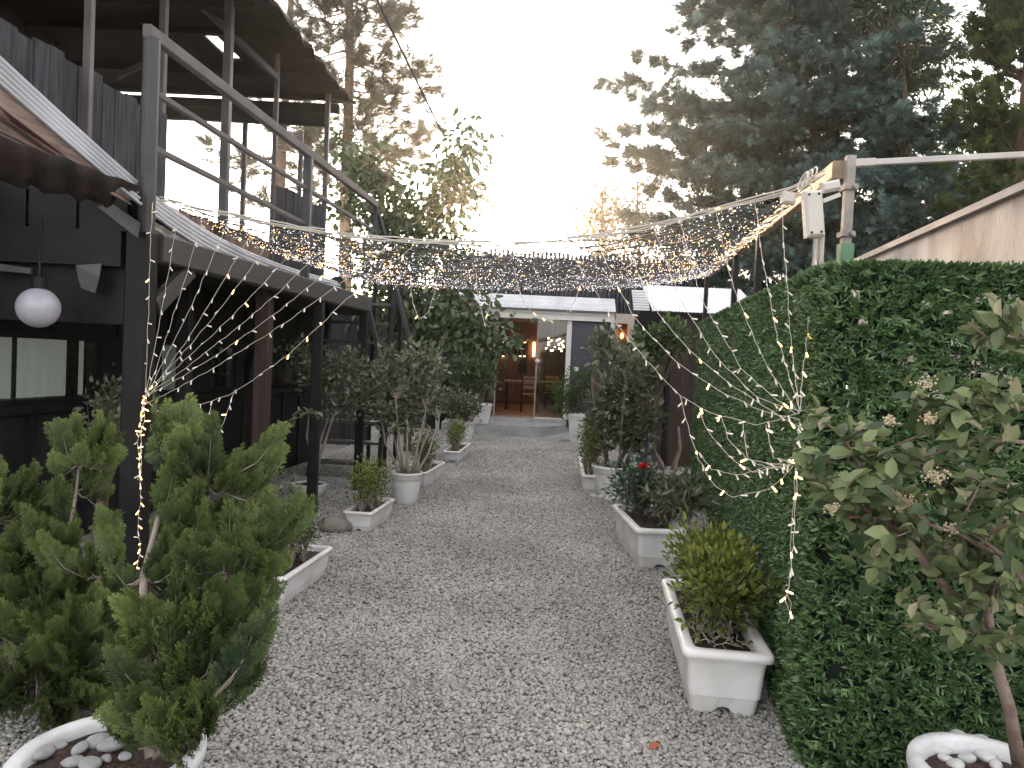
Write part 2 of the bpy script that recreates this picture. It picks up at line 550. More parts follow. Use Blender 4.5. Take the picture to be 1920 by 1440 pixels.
def lump(c, r, seed=0, squash=(1, 1, .6), rough=0.12, n=2):
    """a stone: an icosphere pushed about by a few waves"""
    import bmesh
    bm = bmesh.new()
    bmesh.ops.create_icosphere(bm, subdivisions=n, radius=1)
    rr = random.Random(seed)
    ks = [(Vector((rr.gauss(0, 1), rr.gauss(0, 1), rr.gauss(0, 1))), rr.uniform(0, 6)) for _ in range(5)]
    mb = MB()
    vs = []
    for v in bm.verts:
        d = 1 + sum(math.sin(v.co.dot(k) * 1.3 + ph) for k, ph in ks) * rough / 2
        vs.append((c[0] + v.co.x * d * r * squash[0], c[1] + v.co.y * d * r * squash[1], c[2] + v.co.z * d * r * squash[2]))
    fs = [tuple(v.index for v in f.verts) for f in bm.faces]
    bm.free()
    mb.add(vs, fs)
    return mb
# ------------------------------------------------------------------ ground and gravel
def gravel_ground():
    m = bpy.data.materials.new('gravel_bed')
    nt, N, L = nodes_of(m)
    b = N['Principled BSDF']
    b.inputs['Roughness'].default_value = 0.9
    tc = N.new('ShaderNodeTexCoord')
    vo = N.new('ShaderNodeTexVoronoi')
    vo.inputs['Scale'].default_value = 36
    L.new(tc.outputs['Object'], vo.inputs['Vector'])
    cr = N.new('ShaderNodeValToRGB')
    cr.color_ramp.elements[0].color = (0.14, 0.13, 0.12, 1)
    cr.color_ramp.elements[1].color = (0.42, 0.42, 0.42, 1)
    sp = N.new('ShaderNodeSeparateColor')
    L.new(vo.outputs['Color'], sp.inputs[0])
    L.new(sp.outputs[0], cr.inputs[0])
    L.new(cr.outputs[0], b.inputs['Base Color'])
    bp = N.new('ShaderNodeBump')
    bp.inputs['Strength'].default_value = 0.9
    bp.inputs['Distance'].default_value = 0.02
    bp.invert = True
    L.new(vo.outputs['Distance'], bp.inputs['Height'])
    L.new(bp.outputs[0], b.inputs['Normal'])
    o = MB().add([(-100, -100, 0), (100, -100, 0), (100, 100, 0), (-100, 100, 0)], [(0, 1, 2, 3)]).build('ground', m)
    tag(o, kind='structure')

    # loose stones over the walked part
    pm = bpy.data.materials.new('pebble')
    nt, N, L = nodes_of(pm)
    b = N['Principled BSDF']
    b.inputs['Roughness'].default_value = 0.75
    b.inputs['Specular IOR Level'].default_value = 0.3
    oi = N.new('ShaderNodeObjectInfo')
    cr = N.new('ShaderNodeValToRGB')
    e = cr.color_ramp.elements
    e[0].color = (0.235, 0.224, 0.208, 1)
    e[1].color = (0.46, 0.44, 0.41, 1)
    for p, c in ((0.25, (0.305, 0.293, 0.277, 1)), (0.5, (0.365, 0.345, 0.315, 1)), (0.75, (0.39, 0.38, 0.37, 1))):
        x = e.new(p); x.color = c
    L.new(oi.outputs['Random'], cr.inputs[0])
    # broad soft patches of dustier stones
    ge = N.new('ShaderNodeNewGeometry')
    nz = N.new('ShaderNodeTexNoise')
    nz.inputs['Scale'].default_value = 0.9
    nz.inputs['Detail'].default_value = 4
    L.new(ge.outputs['Position'], nz.inputs['Vector'])
    mr = N.new('ShaderNodeMapRange')
    mr.inputs[1].default_value = 0.3; mr.inputs[2].default_value = 0.7
    mr.inputs[3].default_value = 0.74; mr.inputs[4].default_value = 1.14
    L.new(nz.outputs[0], mr.inputs[0])
    mu = N.new('ShaderNodeVectorMath'); mu.operation = 'SCALE'
    L.new(cr.outputs[0], mu.inputs[0]); L.new(mr.outputs[0], mu.inputs['Scale'])
    L.new(mu.outputs[0], b.inputs['Base Color'])
    coll = bpy.data.collections.new('pebble_kinds')
    for i in range(6):
        sq = (random.uniform(.8, 1.1), random.uniform(.55, .85), random.uniform(.38, .6))
        mb = lump((0, 0, 0), 0.5, 50 + i, sq, 0.22, 2)
        me = bpy.data.meshes.new('pebble')
        me.from_pydata(mb.v, [], mb.f)
        me.materials.append(pm)
        me.polygons.foreach_set('use_smooth', np.ones(len(me.polygons), dtype=bool))
        coll.objects.link(bpy.data.objects.new('pebble', me))
    # strips of ground: (y0, y1, x0, x1, stones per m2, stone size)
    V, Fq, dens, siz = [], [], [], []
    for y0, y1, x0, x1, dn, sz in ((1.6, 4.6, -2.6, 2.2, 8600, .0262), (4.6, 7.5, -2.7, 2.2, 6400, .028), (7.5, 11, -2.8, 2.8, 4300, .031), (11, 16.6, -2.8, 3.2, 2500, .037)):
        n = len(V)
        V += [(x0, y0, .004), (x1, y0, .004), (x1, y1, .004), (x0, y1, .004)]
        Fq.append((n, n + 1, n + 2, n + 3))
        dens.append(dn); siz.append(sz)
    me = bpy.data.meshes.new('gravel')
    me.from_pydata(V, [], Fq)
    for nm, val in (('dens', dens), ('siz', siz)):
        a = me.attributes.new(nm, 'FLOAT', 'FACE')
        a.data.foreach_set('value', np.array(val, np.float32))
    o = link_mesh('gravel', me, pm)
    tag(o, kind='stuff')
    ng = bpy.data.node_groups.new('gravel_scatter', 'GeometryNodeTree')
    ng.interface.new_socket('Geometry', in_out='INPUT', socket_type='NodeSocketGeometry')
    ng.interface.new_socket('Geometry', in_out='OUTPUT', socket_type='NodeSocketGeometry')
    N, L = ng.nodes, ng.links
    gi, go = N.new('NodeGroupInput'), N.new('NodeGroupOutput')
    dp = N.new('GeometryNodeDistributePointsOnFaces')
    na = N.new('GeometryNodeInputNamedAttribute'); na.data_type = 'FLOAT'; na.inputs[0].default_value = 'dens'
    nsz = N.new('GeometryNodeInputNamedAttribute'); nsz.data_type = 'FLOAT'; nsz.inputs[0].default_value = 'siz'
    L.new(gi.outputs[0], dp.inputs['Mesh'])
    L.new(na.outputs[0], dp.inputs['Density'])
    ci = N.new('GeometryNodeCollectionInfo')
    ci.inputs['Collection'].default_value = coll
    ci.inputs['Separate Children'].default_value = True
    ci.inputs['Reset Children'].default_value = True
    ip = N.new('GeometryNodeInstanceOnPoints')
    ip.inputs['Pick Instance'].default_value = True
    L.new(dp.outputs['Points'], ip.inputs['Points'])
    L.new(ci.outputs[0], ip.inputs['Instance'])
    rr = N.new('FunctionNodeRandomValue'); rr.data_type = 'FLOAT_VECTOR'
    rr.inputs[0].default_value = (-.45, -.45, 0)
    rr.inputs[1].default_value = (.45, .45, 6.283)
    L.new(rr.outputs[0], ip.inputs['Rotation'])
    rs = N.new('FunctionNodeRandomValue'); rs.data_type = 'FLOAT'
    rs.inputs[2].default_value = .55; rs.inputs[3].default_value = 1.25
    rs.inputs['Seed'].default_value = 3
    ml = N.new('ShaderNodeMath'); ml.operation = 'MULTIPLY'
    L.new(rs.outputs[1], ml.inputs[0]); L.new(nsz.outputs[0], ml.inputs[1])
    L.new(ml.outputs[0], ip.inputs['Scale'])
    # uneven heights
    tr = N.new('GeometryNodeSetPosition')
    rz = N.new('FunctionNodeRandomValue'); rz.data_type = 'FLOAT_VECTOR'
    rz.inputs[0].default_value = (0, 0, -.004); rz.inputs[1].default_value = (0, 0, .014)
    rz.inputs['Seed'].default_value = 9
    L.new(rz.outputs[0], tr.inputs['Offset'])
    L.new(ip.outputs[0], tr.inputs['Geometry'])
    L.new(tr.outputs[0], go.inputs[0])
    md = o.modifiers.new('gravel_scatter', 'NODES')
    md.node_group = ng


gravel_ground()

# ------------------------------------------------------------------ porch building along the left
X_A, X_B = at(268, 560, 4.5).x, at(685, 600, 8.8).x


def LX(Y, o=0.0):
    return X_A + (X_B - X_A) * (Y - 4.5) / 4.3 + o


hut = thing('porch_building', 'dark timber porch building with roofed upper deck along the edge of the gravel path', 'building', (LX(6.5, -2.5), 6.5, 0))
# inner wall with a band of windows
ZW0, ZW1 = 1.12, 1.66
WX = -1.45


def wall_pt(Y, z, o=0.0):
    return (LX(Y, WX + o), Y, z)


def slab(mb, y0, y1, z0, z1, o0, o1):
    """a board lying along the building line between two offsets"""
    mb.prism([(LX(y0, o0), y0, z0), (LX(y1, o0), y1, z0), (LX(y1, o0), y1, z1), (LX(y0, o0), y0, z1)], (o1 - o0, 0, 0))
    return mb


b = MB()
slab(b, 2.4, 11.2, 0, ZW0, WX - .12, WX)
slab(b, 2.4, 11.2, ZW1, 2.34, WX - .12, WX)
WIN = [(3.4, 6.32), (6.6, 6.98), (7.2, 7.75), (8.1, 8.7), (8.9, 9.5), (9.7, 10.6)]
e = [2.4] + [v for w in WIN for v in w] + [11.2]
for k in range(0, len(e), 2):
    slab(b, e[k], e[k + 1], ZW0, ZW1, WX - .12, WX)
b.build('wall', M['dark_board'], hut)
for i, (y0, y1) in enumerate(WIN):
    fr = MB()
    t = .045
    slab(fr, y0, y1, ZW0, ZW0 + t, WX - .05, WX + .004)
    slab(fr, y0, y1, ZW1 - t, ZW1, WX - .05, WX + .004)
    slab(fr, y0, y0 + t, ZW0 + t, ZW1 - t, WX - .05, WX - .02)
    slab(fr, y1 - t, y1, ZW0 + t, ZW1 - t, WX - .05, WX - .02)
    if i == 0:
        slab(fr, 5.42, 5.45, ZW0 + t, ZW1 - t, WX - .052, WX - .036)
        slab(fr, 5.98, 6.1, ZW0 + t, ZW1 - t, WX - .052, WX - .036)
    f = fr.build('window', M['black_paint'], hut)
    slab(MB(), y0 + t, y1 - t, ZW0 + t, ZW1 - t, WX - .035, WX - .029).build('pane', M['glass'], f)
    if i < 3:
        bl = MB()
        n = 60
        for k in range(n + 1):
            y = y0 + t + (y1 - y0 - 2 * t) * k / n
            x = LX(y, WX - .12 + .012 * math.sin(k * 1.9) + .006 * math.sin(k * .7))
            bl.v += [(x, y, ZW0 + t), (x, y, ZW1 - t)]
        bl.f = [(2 * k, 2 * k + 2, 2 * k + 3, 2 * k + 1) for k in range(n)]
        bl.build('blind', M['sheer'], f)
# lower wall battens and bench ledges
b = MB()
for k in range(16):
    y = 2.7 + k * .56
    slab(b, y, y + .05, 0.02, ZW0 - .06, WX, WX + .03)
slab(b, 2.4, 11.2, ZW0 - .06, ZW0, WX, WX + .06)
b.build('wall_batten', M['black_paint'], hut)
# back of the building, ceiling and deck floor
b = MB()
b.box((-5.3, 8.4, 0), (-5.2, 11.2, 2.34))
b.box((-5.2, 11.0, 0), (LX(11.2, WX - .12), 11.2, 2.34))
b.build('back_wall', M['dark_board'], hut)
b = MB()
b.prism([(LX(4.62, -.09), 4.62, 2.19), (LX(8.9, -.09), 8.9, 2.19), (LX(11.2, -.6), 11.2, 2.19), (-4.9, 11.2, 2.19), (-4.9, 4.62, 2.19)], (0, 0, .035))
b.build('porch_ceiling', M['dark_board'], hut)
b = MB()
b.prism([(LX(3.2, -.95), 3.2, 2.44), (LX(10.2, -.9), 10.2, 2.44), (-5.3, 10.2, 2.44), (-5.3, 3.2, 2.44)], (0, 0, .1))
b.build('deck_floor', M['dark_board'], hut)
# eaves beam, columns
MB().bar((LX(4.6, 0), 4.6, 2.20), (LX(8.85, 0), 8.85, 2.20), .12, .17).build('eaves_beam', M['beam_grey'], hut)
b = MB()
b.box((-5.4, 4.42, 2.06), (LX(4.5, -.1), 4.54, 2.27))
b.box((-5.4, 4.5, 1.72), (LX(4.5, -.1), 4.53, 2.06))
b.build('cross_beam', M['black_paint'], hut)
p0 = at(263, 620, 4.5)
MB().bar((LX(4.5, -.015), 4.5, 0), (LX(4.5, -.015), 4.5, 2.27), .14).build('porch_column', M['black_paint'], hut)
for px, Y in ((609, 7.36), (683, 8.78)):
    MB().bar((LX(Y, -.01), Y, 0), (LX(Y, -.01), Y, 2.13), .095).build('porch_column', M['black_paint'], hut)
MB().bar((LX(4.62), 4.62, 1.84), (LX(5.0), 5.0, 2.12), .06, .11).build('knee_brace', M['beam_grey'], hut)
q = at(492, 700, 6.6)
MB().bar((q.x, q.y, 0), (q.x, q.y, 2.34), .13).build('timber_post', M['brown_wood'], hut)
q = at(345, 700, 6.0)
MB().bar((q.x, q.y, 0), (q.x, q.y, 2.34), .10).build('timber_post', M['dark_board'], hut)
# boards lining the inner porch above the windows
b = MB()
for k in range(11):
    y = 2.6 + k * .78
    slab(b, y, y + .75, ZW1 + .02, 2.33, WX, WX + .02 + .004 * (k % 3))
b.build('frieze_board', M['black_paint'], hut)
# torn strip under the ceiling and a thin grey strip
c0, c1 = at(142, 500, 4.38), at(190, 550, 4.38)
b = MB()
b.prism([at(142, 497, 4.39), at(190, 494, 4.39), at(186, 520, 4.38), at(178, 550, 4.39), at(152, 540, 4.39), at(146, 520, 4.39)], (0, .006, 0))
b.build('torn_sheet', M['steel_grey'], hut)
b = MB()
b.prism([at(-30, 490, 4.39), at(57, 503, 4.39), at(57, 513, 4.39), at(-30, 505, 4.39)], (0, .02, 0))
b.build('bracket_strip', M['steel_grey'], hut)

# curled corrugated sheet forming the porch roof edge
ctrl = [(-40, 112, 3.05), (0, 148, 3.25), (125, 258, 3.75), (250, 366, 4.35), (325, 425, 4.95), (400, 472, 5.6), (470, 505, 6.3), (540, 530, 7.1), (600, 546, 7.9), (645, 556, 8.6)]
ctr = [at(x, y, Y) for x, y, Y in ctrl]
fine = []
for i in range(len(ctr) - 1):
    for k in range(4):
        fine.append(ctr[i].lerp(ctr[i + 1], k / 4))
fine.append(ctr[-1])
for _ in range(3):
    fine = [fine[0]] + [(fine[i - 1] + fine[i] * 2 + fine[i + 1]) / 4 for i in range(1, len(fine) - 1)] + [fine[-1]]
V, Fq = [], []
prof = []
NR = 5
for k in range(NR * 8 + 1):          # ridged steep front face
    u = k / (NR * 8)
    prof.append((-.07 * u + .016 * math.sin(u * NR * 2 * PI), .185 * u))
for k in range(1, 25):               # then back over the porch
    u = k / 24
    prof.append((-.07 - .6 * u, .185 + .015 * math.sin(u * 5 * 2 * PI) + .03 * u))
NW = len(prof)
for p in fine:
    for dx, dz in prof:
        V.append((p.x + dx, p.y, p.z + dz - .03))
for i in range(len(fine) - 1):
    for k in range(NW - 1):
        a = i * NW + k
        Fq.append((a, a + 1, a + NW + 1, a + NW))
o = MB().add(V, Fq).build('roof_sheet', M['sheet_white'], hut, smooth=True)
sd = o.modifiers.new('thick', 'SOLIDIFY'); sd.thickness = .004
HG = lambda t: max(.02, .25 - .36 * t)
# insulation board and printed packing hanging below the near end of the sheet
V, Fq = [], []
for i, p in enumerate(fine[:13]):
    t = i / 19
    hgt = HG(t)
    V += [(p.x + .0, p.y, p.z - .034), (p.x - .025, p.y, p.z - .036 - hgt * .45), (p.x - .0, p.y, p.z - .036 - hgt)]
for i in range(12):
    for k in range(2):
        a = i * 3 + k
        Fq.append((a, a + 1, a + 4, a + 3))
o = MB().add(V, Fq).build('insulation_board', M['pink_board'], hut, smooth=True)
sd = o.modifiers.new('thick', 'SOLIDIFY'); sd.thickness = .012
def on_board(t, f):
    i = min(int(t * 19), 18)
    p = fine[i].lerp(fine[i + 1], t * 19 - i)
    hgt = HG(t)
    return Vector((p.x - .012 + .02, p.y, p.z - .036 - hgt * f))
b = MB()
b.prism([on_board(.10, .42), on_board(.24, .5), on_board(.45, .7), on_board(.44, .95), on_board(.22, .72), on_board(.08, .6)], (.004, 0, 0))
b.build('packing_tape', M['tape_red'], hut)
# crumpled foil below the sheet past the pole
V, Fq = [], []
seg = fine[13:23]
for i, p in enumerate(seg):
    for k in range(5):
        r = random.uniform(-.03, .03)
        V.append((p.x - .02 + r, p.y + r, p.z - .04 - .022 * k - (.0 if k < 4 else .03 * random.random())))
for i in range(len(seg) - 1):
    for k in range(4):
        a = i * 5 + k
        Fq.append((a, a + 1, a + 6, a + 5))
MB().add(V, Fq).build('foil_lining', M['foil'], hut)
# rusty lower sheet at the near end
rp = [(-60, 250, 2.95), (0, 256, 3.1), (70, 280, 3.35), (140, 303, 3.65), (200, 328, 3.95), (262, 348, 4.3)]
rl_ = [(-60, 333), (0, 342), (70, 356), (140, 371), (200, 386), (258, 362)]
V, Fq = [], []
NR_ = 30
for i in range(NR_ + 1):
    t = i / NR_ * (len(rp) - 1)
    k = min(int(t), len(rp) - 2)
    f = t - k
    x, y, Y = [rp[k][j] * (1 - f) + rp[k + 1][j] * f for j in range(3)]
    lx, ly = [rl_[k][j] * (1 - f) + rl_[k + 1][j] * f for j in range(2)]
    wv = .012 * math.sin(i * 1.25)
    top = at(x, y, Y)
    low = at(lx, ly + 3 * math.sin(i * 2.1), Y + .30)
    for j in range(4):
        p = top.lerp(low, j / 3)
        V.append((p.x, p.y, p.z + wv * (.4 + .6 * j / 3) - .01 * math.sin(PI * j / 3)))
for i in range(NR_):
    for k in range(3):
        a = i * 4 + k
        Fq.append((a, a + 1, a + 5, a + 4))
o = MB().add(V, Fq).build('rusty_sheet', M['rust'], hut, smooth=True)
sd = o.modifiers.new('thick', 'SOLIDIFY'); sd.thickness = .006
b = MB()
b.prism([at(183, 388, 4.36), at(206, 379, 4.36), at(263, 418, 4.38), at(258, 446, 4.38)], (0, .006, 0))
b.build('ceiling_sheet', M['steel_grey'], hut)
b = MB()
b.box((-5.4, 4.46, 2.29), (LX(4.5, -.12), 4.5, 2.62))
for k in range(9):
    x = -5.0 + k * .3
    b.box((x, 4.44, 2.27), (x + .28, 4.458, 2.5 + .015 * (k % 3)))
b.build('gable_board', M['black_paint'], hut)

# upper deck: plank parapets, posts, roof, back wall
def parapet_px(x0, y0, Y0, x1, y1, Y1, n, zb):
    A, B = at(x0, y0, Y0), at(x1, y1, Y1)
    mb = MB()
    for k in range(n):
        a, c = A.lerp(B, k / n), A.lerp(B, (k + .955) / n)
        jz, jx = random.uniform(-.03, .03), random.uniform(0, .018)
        mb.prism([(a.x + jx, a.y, zb), (c.x + jx, c.y, zb), (c.x + jx, c.y, A.z + jz), (a.x + jx, a.y, A.z + jz)], (-.022, 0, 0))
    return mb


parapet_px(-160, -64, 4.1, 312, 222, 6.6, 17, 2.3).build('parapet', M['dark_wood'], hut)
parapet_px(512, 346, 8.7, 612, 392, 9.95, 9, 2.3).build('parapet', M['dark_wood'], hut)
A, B = at(312, 222, 6.6), at(512, 346, 8.7)
b = MB()
for k in range(8):
    a, c = A.lerp(B, k / 8), A.lerp(B, (k + .96) / 8)
    b.prism([(a.x, a.y, 2.2), (c.x, c.y, 2.2), (c.x, c.y, 2.86 + random.uniform(-.02, .02)), (a.x, a.y, 2.86)], (-.02, 0, 0))
b.build('lower_cladding', M['weathered'], hut)
posts = [(167, 60, 5.35, .055), (304, 150, 6.55, .06), (425, 200, 7.47, .08), (516, 250, 8.7, .05), (611, 300, 9.95, .06)]
for px, py, Y, w in posts:
    p = at(px, py, Y)
    MB().bar((p.x, p.y, 2.5), (p.x, p.y, 5.02), w).build('deck_post', M['rail'], hut)
for px, py, Y, w in ((458, 300, 10.2, .06), (565, 260, 11.2, .06), (250, 180, 10.2, .08)):
    p = at(px, py, Y)
    MB().bar((p.x, p.y, 2.5), (p.x, p.y, 4.86), w).build('deck_post', M['rail'], hut)
ZR = 5.06
rx = lambda Y: at(500, 3, 7.44).x + (at(655, 188, 10.35).x - at(500, 3, 7.44).x) * (Y - 7.44) / 2.91
b = MB()
def roofquad(y0, y1, f0, f1):
    xa0, xa1 = rx(y0), rx(y1)
    for s0, s1 in ((f0, f1),):
        b.prism([(xa0 - s0, y0, ZR), (xa1 - s0, y1, ZR), (xa1 - s1, y1, ZR), (xa0 - s1, y0, ZR)], (0, 0, .03))
roofquad(3.0, 10.35, 0, .92)
roofquad(3.0, 8.15, .92, 1.08)
roofquad(9.05, 10.35, .92, 1.08)
roofquad(3.0, 10.35, 1.08, 3.6)
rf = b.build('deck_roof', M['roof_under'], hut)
b = MB()
for k in range(9):
    y = 3.3 + k * .84 + (.12 if k == 7 else -.2 if k == 6 else 0)
    b.bar((rx(y) - .15, y, ZR - .05), (rx(y) - 3.5, y, ZR - .05), .07, .08)
for s in (3.3,):
    b.bar((rx(3) - s, 3.0, ZR - .13), (rx(10.2) - s, 10.2, ZR - .13), .06, .07)
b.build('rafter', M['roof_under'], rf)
# ragged eave trim
V, Fq = [], []
n = 60
for i in range(n + 1):
    y = 3.0 + 7.4 * i / n
    w = .02 * math.sin(i * 1.7) + .012 * math.sin(i * 4.1)
    V += [(rx(y) + .05 + w, y, ZR + .02), (rx(y) + .06 + w, y, ZR - .03 + w * .6), (rx(y) - .25, y, ZR - .012)]
for i in range(n):
    for k in range(2):
        a = i * 3 + k
        Fq.append((a, a + 3, a + 4, a + 1))
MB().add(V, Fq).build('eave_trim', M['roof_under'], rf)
A = at(312, 207, 10.0); B = at(618, 214, 10.0)
MB().bar((A.x - .5, 10.0, A.z - .03), (B.x, 10.0, A.z - .03), .09, .17).build('deck_beam', M['dark_board'], hut)
MB().bar((rx(10.2) - 3.6, 10.25, ZR - .13), (rx(10.2) - .1, 10.25, ZR - .13), .05, .12).build('deck_beam', M['dark_board'], hut)
p = at(367, 0, 7.0)
MB().bar(at(352, -14, 7.6) + Vector((0, 0, 0)), at(520, 146, 8.7), .05, .07).build('brace', M['rail'], hut)
MB().bar(at(222, 143, 7.5), at(275, 118, 7.2), .04, .05).build('brace', M['rail'], hut)
# dark plank wall at the back of the deck
b = MB()
for k in range(22):
    y = 3.0 + k * .27
    b.box((rx(7) - 2.85 + .01 * (k % 2), y, 2.5), (rx(7) - 2.8 + .01 * (k % 2), y + .265, ZR - .0))
b.build('deck_back_wall', M['dark_board'], hut)

# railing with the tall pole at its near end
R0, R1 = at(285, 62, 4.5), at(705, 384, 9.2)
R0.z = R1.z = (R0.z + R1.z) / 2
rl = MB().bar(R0 + (R0 - R1).normalized() * .05, R1, .055, .075).build('railing', M['rail'], hut)
for dz in (.33, .66):
    MB().bar(R0 - Vector((0, 0, dz)), R1 - Vector((0, 0, dz)), .035).build('mid_rail', M['rail'], rl)
pt = R0 - Vector((0, 0, .03))
MB().tube([(pt.x, pt.y, 2.2), (pt.x, pt.y, pt.z)], .05, 14).build('post', M['pole'], rl)
m_ = at(543, 400, 7.0)
m_ = R0.lerp(R1, (m_.y - R0.y) / (R1.y - R0.y))
MB().bar((m_.x, m_.y, 2.25), m_ - Vector((0, 0, .04)), .075).build('post', M['pole'], rl)
MB().bar((R1.x, R1.y, 2.9), R1 - Vector((0, 0, .0)), .05).build('post', M['pole'], rl)
MB().bar(R1, at(722, 445, 9.35), .045).build('post', M['pole'], rl)

# ------------------------------------------------------------------ staircase at the far end of the porch
st = thing('metal_staircase', 'black open metal staircase rising to the deck behind the porch columns', 'staircase', (LX(10, -.6), 10, 0))
sx0, sx1 = at(606, 700, 10.0).x, at(722, 700, 10.0).x
for i in range(9):
    z = .22 + .262 * i
    y = 9.55 + .07 * i
    MB().box((sx0, y, z - .035), (sx1, y + .24, z)).build('tread', M['steel_grey'], st)
for x in (sx0 - .03, sx1 + .03):
    MB().bar((x, 9.6, 0), (x, 10.4, 2.5), .05, .14).build('stringer', M['black_paint'], st)
MB().bar(at(690, 578, 9.3), at(722, 708, 9.3), .06).build('handrail', M['pole'], st)
MB().bar(at(741, 535, 10.6), at(777, 672, 10.6), .06).build('handrail', M['pole'], st)
for px in (702, 733, 752):
    q = at(px, 560, 10.7)
    MB().bar((q.x, q.y, 0), (q.x, q.y, 2.75), .05).build('baluster', M['black_paint'], st)

# globe lamp under the porch
g = at(72, 577, 4.2)
gl = thing('globe_lamp', 'white glass globe lamp hanging under the dark porch ceiling', 'lamp', (g.x, g.y, g.z))
pr = [(0.0005, -.112)] + [(-.0 + .112 * math.sin(PI * k / 24), --.0 + .112 * math.cos(PI * k / 24)) for k in range(1, 24)] + [(0.0005, .112)]
MB().lathe(pr, 36, (0, 0, 0)).build('globe', M['globe'], gl, local=True, smooth=True)
MB().tube([(0, 0, .108), (0, 0, .17)], .04, 16).build('cap', M['black_paint'], gl, local=True)
MB().tube([(0, 0, .17), (0, 0, 2.3 - g.z)], .008, 8).build('stem', M['black_paint'], gl, local=True)

# black flood lamp on the end of the porch roof
q = at(632, 538, 8.75)
fl = thing('flood_lamp', 'black round lamp housing on the far end of the white porch roof', 'lamp', (q.x, q.y, q.z - .1))
MB().tube([q + Vector((-.07, -.02, 0)), q + Vector((.03, -.09, .0))], [.09, .12], 18).build('housing', M['black_paint'], fl, smooth=False)
MB().bar(q + Vector((0, 0, -.12)), q, .04).build('bracket', M['black_paint'], fl)

# ------------------------------------------------------------------ glazed building at the end of the path
YF = 17.0
ZB = at(1000, 782, YF).z
ZT = at(1000, 598, YF).z
fx = lambda px: at(px, 690, YF).x
rest = thing('restaurant_building', 'glass fronted building with warm lit interior at the end of the path', 'building', (fx(1000), YF, 0))
b = MB()
b.box((fx(560), YF, 0), (fx(905), YF + .14, ZT))
for k in range(14):
    x = fx(832) + k * .095
    if x < fx(903):
        b.box((x, YF - .02, .02), (x + .085, YF - .001, ZT - .02))
b.build('wall', M['dark_board'], rest)
b = MB()
b.box((fx(1068), YF, .1), (fx(1141), YF + .1, ZT))
b.build('wall_panel', M['navy_panel'], rest)
b = MB()
b.box((fx(1060), YF - .04, ZB - .02), (fx(1068.5), YF + .12, ZT))
b.build('door_post', M['white_metal'], rest)
b = MB()
b.box((fx(1141), YF - .05, 0), (fx(1148), YF + .12, ZT + .36))
b.build('door_post', M['white_metal'], rest)
b = MB()
b.box((fx(1149), YF - .1, 0), (fx(1184), YF + .3, ZT + .2))
b.build('pillar', M['beige'], rest)
b = MB()
b.box((fx(1184), YF, 0), (fx(1420), YF + .2, ZT + .2))
b.build('wall', M['dark_board'], rest)
b = MB()
b.box((fx(822), YF - .14, 0), (fx(829), YF - .06, ZT - .3))
b.build('downpipe', M['white_metal'], rest)
b = MB()
b.box((fx(760), YF - .12, ZT), (fx(1141) - .004, YF + .12, ZT + .13))
b.box((fx(760), YF - .16, ZT + .13), (fx(1141) - .004, YF + .12, ZT + .22))
b.build('fascia', M['white_metal'], rest)
# folded roof front
b = MB()
V, Fq = [], []
nn = 120
x0, x1 = fx(752), fx(1147)
for i in range(nn + 1):
    x = x0 + (x1 - x0) * i / nn
    V += [(x, YF - .22, ZT + .2), (x, YF - .17, ZT + .30), (x, YF - .12, ZT + .32), (x, YF - .07, ZT + .41), (x, YF - .02, ZT + .43), (x, YF + .05, ZT + .54), (x, YF + 3, ZT + .62)]
for i in range(nn):
    for k in range(6):
        a = i * 7 + k
        Fq.append((a, a + 7, a + 8, a + 1))
b.add(V, Fq)
b.build('roof', M['sheet_white'], rest)
b = MB()
b.box((x0, YF - .23, ZT + .185), (x1, YF - .20, ZT + .225))
b.build('gutter', M['steel_grey'], rest)
# glass leaves
for nm, a, c, y in (('glass_panel', 1005, 1061, YF + .02), ('glass_panel', 904, 930, YF - .03)):
    mb = MB().box((fx(a), y, ZB + .01), (fx(c), y + .012, ZT))
    gp = mb.build(nm, M['glass_door'], rest)
    MB().box((fx(a) - .012, y - .006, ZB), (fx(a) + .02, y + .02, ZT)).build('edge_strip', M['tan_wood'], gp)
    MB().box((fx(c) - .02, y - .006, ZB), (fx(c) + .012, y + .02, ZT)).build('edge_strip', M['tan_wood'], gp)
    k = fx(1007) if a > 950 else fx(931)
    MB().lathe([(.001, -.055), (.05, -.03), (.055, 0), (.05, .03), (.001, .055)], 16, (k, y - .05, at(1000, 677, YF).z)).build('door_knob', M['white_metal'], gp, smooth=True)
MB().box((fx(1005), YF - .03, ZB - .03), (fx(1060), YF + .1, ZB)).build('sill', M['white_metal'], rest)
MB().box((fx(860), YF - .06, 0), (fx(1066), YF + .16, ZB - .032)).build('threshold', M['concrete'], rest)
# the room behind the glass
IX0, IX1, IY = fx(860), fx(1140), YF + 5.5
b = MB()
n = 30
for k in range(n):
    x = IX0 + (IX1 - IX0) * k / n
    b.box((x, IY + .02 * (k % 2), ZB), (x + (IX1 - IX0) / n, IY + .1, ZT + .23))
b.build('inner_wall', M['int_wood'], rest)
b, b2 = MB(), MB()
for k in range(26):
    y = YF + .2 + k * .205
    b.box((IX0 - .1, y, ZB), (IX0 + .015 * (k % 2), y + .2, ZT + .23))
    b2.box((IX1 - .015 * (k % 2), y, ZB), (IX1 + .1, y + .2, ZT + .23))
b.build('inner_wall', M['int_wood'], rest)
b2.build('inner_wall', M['int_wood'], rest)
MB().box((IX0 - .1, YF + .15, ZB - .1), (IX1 + .1, IY + .1, ZB)).build('inner_floor', M['int_floor'], rest)
MB().box((IX0 - .1, YF + .0, ZT + .232), (IX1 + .1, IY + .1, ZT + .26)).build('inner_ceiling', M['int_wood'], rest)
MB().box((fx(975), IY - .05, ZB + .9), (fx(996), IY - .002, ZB + 1.9)).build('picture_panel', M['black_paint'], rest)
